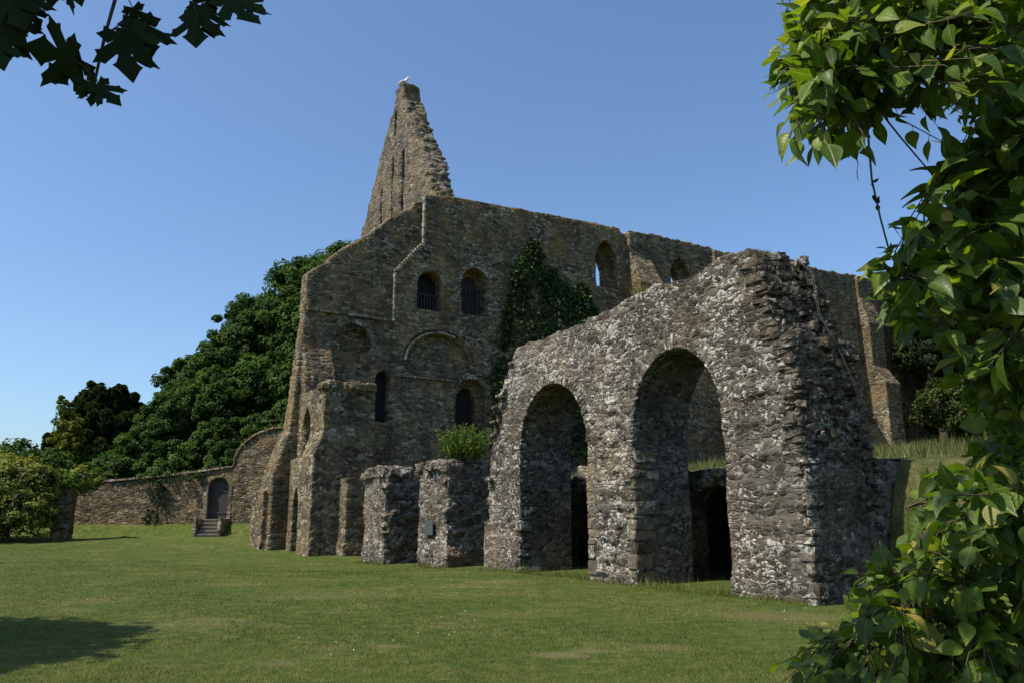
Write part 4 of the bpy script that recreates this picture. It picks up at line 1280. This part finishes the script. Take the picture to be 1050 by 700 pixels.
# upper right: overhanging tree
tb = Vector((3.35, 3.1, 0))
limbs = [([tb, tb + Vector((-.05, .05, 1.5)), cp(1045, 120, 4.2), cp(1030, -60, 4.3), cp(1020, -220, 4.5)], .17, .11),
         ([cp(1040, 20, 4.2), cp(970, 10, 3.7), cp(900, 50, 3.3), cp(850, 90, 3.1)], .05, .012),
         ([cp(1030, -60, 4.3), cp(930, -80, 3.7), cp(850, -30, 3.3)], .05, .015),
         ([cp(1045, 150, 4.1), cp(1000, 190, 3.6), cp(950, 240, 3.3), cp(915, 290, 3.1)], .04, .012),
         ([cp(1050, 260, 4.0), cp(1010, 310, 3.5), cp(975, 360, 3.2)], .035, .012),
         ([cp(1060, 60, 4.1), cp(1090, 200, 3.2), cp(1060, 350, 2.9)], .04, .012)]
regA = [(800, 88), (806, 25), (825, -20), (960, -20), (955, 60), (935, 95), (900, 118), (885, 148), (845, 150), (812, 138), (798, 112)]
regAin = [(840, 10), (955, 0), (945, 70), (900, 100), (850, 110)]
regTop = [(815, -15), (850, -90), (1150, -100), (1150, -10), (960, -10)]
regB = [(960, -20), (1150, -20), (1150, 440), (1010, 412), (968, 368), (935, 345), (912, 315), (905, 285), (922, 262), (912, 235), (940, 200), (972, 155), (968, 120), (945, 105), (955, 60)]
regGap = [(1000, 385), (1150, 375), (1150, 470), (1015, 455), (1010, 420)]
regBt = [(965, 0), (1080, 0), (1080, 350), (990, 330), (945, 290), (975, 190), (985, 100)]
leafy('overhanging_tree', 'leafy tree at the right edge whose boughs hang across the sky', 'tree', tb, limbs,
      [(regA, 2.6, 3.6, 130, .094), (regAin, 2.9, 4.0, 130, .1), (regTop, 2.8, 4.2, 120, .11), (regB, 2.6, 3.6, 290, .097), (regBt, 3.2, 4.6, 260, .115), (regGap, 2.7, 3.9, 60, .1)], 91)
# lower right: shrub
sb_ = Vector((2.15, 3.2, 0))
limbs = []
rn = random.Random(9)
for (x, y, d) in ((900, 560, 3.3), (960, 500, 3.2), (1020, 470, 3.2), (940, 620, 3.0), (1000, 600, 2.9), (880, 650, 3.2), (1060, 540, 2.8), (930, 520, 3.5)):
    q = cp(x, y, d); limbs.append(([sb_ + Vector((rn.uniform(-.25, .25), rn.uniform(-.25, .25), 0)), sb_.lerp(q, .5) + Vector((0, 0, .15)), q], .022, .008))
regC = [(1150, 430), (1020, 440), (1005, 470), (968, 490), (958, 525), (918, 560), (885, 590), (862, 640), (838, 690), (830, 820), (1150, 820)]
regCt = [(960, 490), (1000, 462), (1100, 440), (1100, 700), (900, 700), (900, 600), (935, 545)]
regL = [(800, 668), (840, 655), (880, 650), (880, 725), (800, 725)]
leafy('leafy_shrub', 'broad-leaved green shrub filling the lower right corner', 'shrub', sb_, limbs,
      [(regC, 2.6, 3.6, 380, .088), (regCt, 2.4, 3.3, 130, .095), (regC, 3.2, 4.2, 230, .09), (regL, 3.0, 3.7, 26, .085)], 92, 'foliage', 'stem')

# trailing vine strand between the boughs
rn = random.Random(3)
e = empty('vine_strand', cp(890, 150, 3.0)); tag(e, 'thin dark vine strand dangling below the bough against the sky', 'vine')
T = Tubes()
pts = [cp(888, 110, 3.0), cp(891, 150, 3.0), cp(894, 185, 3.0), cp(903, 225, 3.0), cp(913, 262, 3.0), cp(925, 280, 3.0)]
T.add([p - e.location for p in pts], .0042, .003, 6)
T.add([p - e.location for p in (cp(905, 118, 3.0), cp(925, 143, 3.05), cp(948, 170, 3.1), cp(965, 190, 3.2))], .004, .003, 6)
T.build('stem', M_TWIG, e)
pos = [tuple(pts[2].lerp(pts[3], rn.random()) - e.location) for _ in range(7)]
rng = np.random.default_rng(4)
place(OV, np.array(pos), rng.normal(size=(7, 3)), rng.normal(size=(7, 3)), np.full(7, .028), 'leaves', M_MAPLE, e, rng.random(7), rng)

# upper left: sycamore bough hanging in from a tree beside the photographer
MP = maple()
st_b = Vector((-3.4, .2, 0))
e = empty('overhead_tree', st_b); tag(e, 'sycamore tree whose lobed leaves hang dark in the top left corner', 'tree')
T = Tubes()
T.add([q - st_b for q in (st_b, Vector((-3.35, .25, 1.6)), Vector((-3.2, .3, 3.2)), Vector((-3.1, .35, 5.2)))], .17, .09, 9)
T.add([q - st_b for q in (Vector((-3.2, .3, 3.0)), Vector((-2.4, 1.2, 3.35)), cp(60, -90, 2.5), cp(180, -60, 2.45), cp(260, -40, 2.4))], .04, .006, 7)
T.build('trunk', M_BARK, e)
T = Tubes()
T.add([q - st_b for q in (cp(126, -75, 2.47), cp(118, 0, 2.4), cp(108, 35, 2.38), cp(97, 84, 2.36))], .006, .004, 6)
leaves = [  # x, y of the stalk end, direction of the tip in the view (degrees, 0 right, 90 down), length in view pixels, distance
    (76, 61, 196, 54, 2.38), (84, 62, 150, 46, 2.42), (124, 36, 78, 56, 2.36), (132, 30, 62, 50, 2.44), (98, 86, 150, 26, 2.36), (100, 86, 45, 38, 2.34), (97, 88, 100, 24, 2.4), (136, 8, 70, 34, 2.5), (142, 20, 75, 55, 2.5),
    (200, 12, 88, 46, 2.4), (206, 6, 70, 44, 2.45), (232, -2, 45, 52, 2.38), (218, -6, 120, 30, 2.4), (228, -4, 20, 30, 2.44), (250, 0, 30, 30, 2.4),
    (4, -6, 60, 52, 2.3), (22, -12, 75, 48, 2.35), (-6, 20, 40, 48, 2.4), (-8, 40, 70, 40, 2.3), (12, 14, 80, 42, 2.45), (30, 8, 60, 34, 2.4), (52, -22, 90, 34, 2.4), (74, -20, 70, 34, 2.35), (60, -30, 40, 50, 2.5), (98, -26, 80, 26, 2.4), (110, -30, 120, 30, 2.4),
    (20, 20, 30, 30, 2.5), (-12, 8, 20, 60, 2.36), (-20, -10, 30, 60, 2.5), (40, -40, 90, 50, 2.4), (150, -40, 80, 40, 2.45), (190, -45, 70, 44, 2.45), (8, 30, 100, 40, 2.42)]
pos, xd, nr, sz = [], [], [], []
rn = random.Random(12)
for x, y, ang, ln, d in leaves:
    p = cp(x, y, d); q = cp(x + math.cos(R(ang)) * ln, y + math.sin(R(ang)) * ln, d + rn.uniform(-.03, .03))
    pos.append(tuple(p - st_b)); xd.append(tuple(q - p)); sz.append((q - p).length)
    vd = (EYE - p).normalized(); sz[-1] *= .9; nr.append(tuple(vd * -1 + Vector([rn.gauss(0, .35) for _ in range(3)])))
    hub = min(((97, 84, 2.36), (108, 35, 2.38), (118, -20, 2.41), (190, -50, 2.44), (60, -60, 2.5), (240, -40, 2.4), (10, -60, 2.5)), key=lambda h: (h[0] - x) ** 2 + (h[1] - y) ** 2)
    a0 = cp(*hub); mid = a0.lerp(p, .5) + Vector((0, 0, .012))
    T.add([a0 - st_b, mid - st_b, p - st_b], .0022, .0018, 5)
T.build('twigs', M_BARK, e)
rng = np.random.default_rng(8)
for j in range(1500):   # the rest of its crown, above the bough
    p = Vector((rn.gauss(-2.5, .75), rn.gauss(1.35, .6), rn.gauss(5.1, .4)))
    pos.append(tuple(p - st_b)); xd.append((rn.gauss(0, 1), rn.gauss(0, 1), rn.gauss(-.4, .4))); nr.append((rn.gauss(0, .4), rn.gauss(0, .4), 1)); sz.append(.2)
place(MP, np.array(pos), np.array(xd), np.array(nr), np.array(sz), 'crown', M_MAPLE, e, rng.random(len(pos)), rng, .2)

# bare creeper stem on the torn end of the arcade
e = empty('creeper_stem', W(.4, .35, 3.0)); tag(e, 'bare creeper stem hanging down the broken end of the arcade', 'creeper')
T = Tubes()
for off in (0, .06):
    pts = [W(1.35 + off, .82, 7.05), W(1.2 + off, .35, 6.6), W(1.1 + off, .18, 5.6), W(1.25, -.1, 4.9), W(1.45 + off, -.22, 4.2), W(1.6 + off * 2, -.28, 3.6)]
    T.add([p - e.location for p in pts], .006, .003, 5)
T.build('stem', plain('dead_stem', (.09, .075, .06), .9), e)

# ------------------------------------------------------------------ lawn blades, daisies, weeds
def blades(name, n, y0, y1, hgt, wid, mat, seedv, mask=None, kind=True):
    rng = np.random.default_rng(seedv)
    Y = y0 + (y1 - y0) * rng.random(n) ** 1.9
    X = (rng.random(n) * 2 - 1) * (Y * .68 + .6)
    t, s = ts(X, Y)
    ok = ~((t > -.05) & (s > -.2)) & ~((t > .6) & (s < 0))
    for (x_, y_, rx, ry, cc_, k_) in SPOTS:
        d_ = np.hypot((X - x_) / rx, (Y - y_) / ry) + .55 * fbm(np.stack([X * 3, Y * 3, X * 0], 1))
        ok &= ~((d_ < 1.05) & (rng.random(n) < k_ * 1.1))
    dry_ = np.zeros(n)
    for (x_, y_, rx, ry, cc_, k_) in SPOTS:
        d_ = np.hypot((X - x_) / rx, (Y - y_) / ry) + .6 * fbm(np.stack([X * 1.5, Y * 1.5, X * 0], 1))
        dry_ = np.maximum(dry_, np.clip(1.5 - d_, 0, 1) * k_ * .9)
    X, Y, dry_ = X[ok], Y[ok], dry_[ok]; n = len(X)
    clump = vnoise(np.stack([X * 1.4, Y * 1.4, X * 0], 1))
    Z = lawn_h(X, Y)
    th = rng.random(n) * 6.283
    h = hgt * rng.uniform(.5, 1.2, n) * (1 + .35 * clump); w_ = wid * rng.uniform(.6, 1.2, n) * (Y / y0) ** .7
    lx, ly = rng.normal(0, .5, n) * h, rng.normal(0, .5, n) * h
    a_ = np.stack([X - np.cos(th) * w_, Y - np.sin(th) * w_, Z - .004], 1)
    b_ = np.stack([X + np.cos(th) * w_, Y + np.sin(th) * w_, Z - .004], 1)
    c_ = np.stack([X + lx, Y + ly, Z + h], 1)
    V = np.stack([a_, b_, c_], 1).reshape(-1, 3)
    Fc = np.arange(n * 3).reshape(-1, 3)
    o = np_mesh(name, V, Fc, 3, mat, None, np.clip(rng.random(n) * .5 + .55 * np.clip(.5 + fbm(np.stack([X * .35, Y * .35, X * 0], 1)) * 1.0 + vnoise(np.stack([X * 2.2, Y * 2.2, X * 0], 1)) * .35, 0, 1) + dry_, 0, 1))
    return tag(o, kind='stuff', label='short mown green grass of the lawn', cat='grass')


M_BLADE = leafmat('grass_blades', [(0, (.05, .082, .012)), (.45, (.084, .114, .018)), (.72, (.126, .134, .03)), (1, (.235, .195, .072))], .6, .3, .2)
blades('lawn_grass', 330000, 6.0, 44.0, .028, .0035, M_BLADE, 5)
# tufts at the foot of the arcade and the piers
rng = np.random.default_rng(15)
tt, ss = [], []
for s0, s1, t0, t1, k in ((0, 12, -.25, .03, 2600), (2, 4.8, -.1, .8, 900), (6.7, 9.8, -.1, .5, 500), (14.2, 16.6, -.3, .05, 700), (19.4, 21.8, -.3, .05, 700)):
    ss.append(rng.uniform(s0, s1, k)); tt.append(rng.uniform(t0, t1, k))
tt, ss = np.concatenate(tt), np.concatenate(ss)
X = P1.x + B.x * tt + A.x * ss; Y = P1.y + B.y * tt + A.y * ss
h = .05 + .16 * rng.random(len(X)) ** 3; h *= 1 + (vnoise(np.stack([ss * 2, tt, tt * 0], 1)) > .3) * .8
Z = lawn_h(X, Y); th = rng.random(len(X)) * 6.28; w_ = .006
V = np.stack([np.stack([X - np.cos(th) * w_, Y - np.sin(th) * w_, Z - .01], 1), np.stack([X + np.cos(th) * w_, Y + np.sin(th) * w_, Z - .01], 1),
              np.stack([X + rng.normal(0, .35, len(X)) * h, Y + rng.normal(0, .35, len(X)) * h, Z + h], 1)], 1).reshape(-1, 3)
tag(np_mesh('foot_weeds', V, np.arange(len(V)).reshape(-1, 3), 3, M_BLADE, None, rng.random(len(X))), 'longer grass and weeds along the foot of the arcade', 'grass', None, 'stuff')
# tall dry grass on the bank and the terrace
n = 26000
tt = rng.uniform(8, 55, n); ss = rng.uniform(-10, 30.5, n); 
keep = (ss > 0) | (tt > 8 - ss * .1); tt, ss = tt[keep], ss[keep]; n = len(tt)
X = P1.x + B.x * tt + A.x * ss; Y = P1.y + B.y * tt + A.y * ss; Z = terrace_h(tt, ss) - .03
h = rng.uniform(.15, .55, n) * (1 + .5 * vnoise(np.stack([tt * .3, ss * .3, tt * 0], 1))); th = rng.random(n) * 6.28; w_ = .02
V = np.stack([np.stack([X - np.cos(th) * w_, Y - np.sin(th) * w_, Z], 1), np.stack([X + np.cos(th) * w_, Y + np.sin(th) * w_, Z], 1),
              np.stack([X + rng.normal(0, .3, n) * h, Y + rng.normal(0, .3, n) * h, Z + h], 1)], 1).reshape(-1, 3)
M_HAY = leafmat('dry_grass', [(0, (.05, .075, .018)), (.5, (.09, .1, .03)), (1, (.2, .17, .08))], .7, .3, .15)
tag(np_mesh('bank_grass', V, np.arange(len(V)).reshape(-1, 3), 3, M_HAY, None, rng.random(n)), 'tall half-dry grass on the bank behind the arcade', 'grass', None, 'stuff')
# daisies
n = 330
Y = 7 + 14 * rng.random(n) ** 1.3; X = (rng.random(n) * 2 - 1) * Y * .66
t, s = ts(X, Y); ok = ~((t > -.3) & (s > -1)) & (vnoise(np.stack([X * .5, Y * .5, X * 0], 1)) > -.25); X, Y = X[ok], Y[ok]; n = len(X); Z = lawn_h(X, Y) + .035
ang = np.arange(6) / 6 * 6.283
V = np.stack([X[:, None] + .0055 * np.cos(ang), Y[:, None] + .0055 * np.sin(ang), Z[:, None] + .004 * np.cos(ang + X[:, None])], -1).reshape(-1, 3)
tag(np_mesh('daisies', V, np.arange(n * 6).reshape(-1, 6), 6, plain('daisy_white', (.75, .75, .7), .8)), 'tiny white daisies scattered over the lawn', 'flowers', None, 'stuff')


# weeds rooted on the wall tops
rng = np.random.default_rng(44); PV = []
def tuft(c, k, h_, spread):
    for _ in range(k):
        b_ = np.array(c) + np.array([rng.normal(0, spread), rng.normal(0, spread), -.04]); th = rng.random() * 6.28; hh = h_ * rng.uniform(.4, 1.1); w_ = .012
        d_ = np.array([math.cos(th), math.sin(th), 0]) * w_
        PV.extend([b_ - d_, b_ + d_, b_ + np.array([rng.normal(0, .4) * hh, rng.normal(0, .4) * hh, hh])])
for s_, t_, z_, k, h_, sp in ((1.3, .7, 7.13, 70, .22, .12), (1.6, .9, 7.1, 60, .2, .14), (4.55, .2, 6.98, 90, .28, .14), (3.1, .6, 6.93, 30, .15, .1), (6.3, .5, 6.72, 40, .16, .12), (8.2, .4, 6.6, 50, .18, .14), (9.3, .6, 6.6, 40, .16, .1), (15.5, .8, 3.42, 40, .2, .15), (20.6, .7, 3.45, 60, .2, .15), (2.3, .8, 7.0, 40, .16, .12)):
    tuft(W(t_, s_, z_), k, h_, sp)
for u_, z_ in ((1.6, 15.9), (2.6, 16.8), (5.5, 19.25), (12.5, 21.1), (17.8, 21.4), (26.5, 21.85), (29, 21.9), (38, 22.15), (45, 22.5)):
    tuft(W(u_, V0 + .7, z_), 40, .35, .2)
PV = np.array(PV)
tag(np_mesh('wall_top_weeds', PV, np.arange(len(PV)).reshape(-1, 3), 3, M_HAY, None, rng.random(len(PV) // 3)), 'small grassy weeds rooted along the ruined wall tops', 'weeds', None, 'stuff')
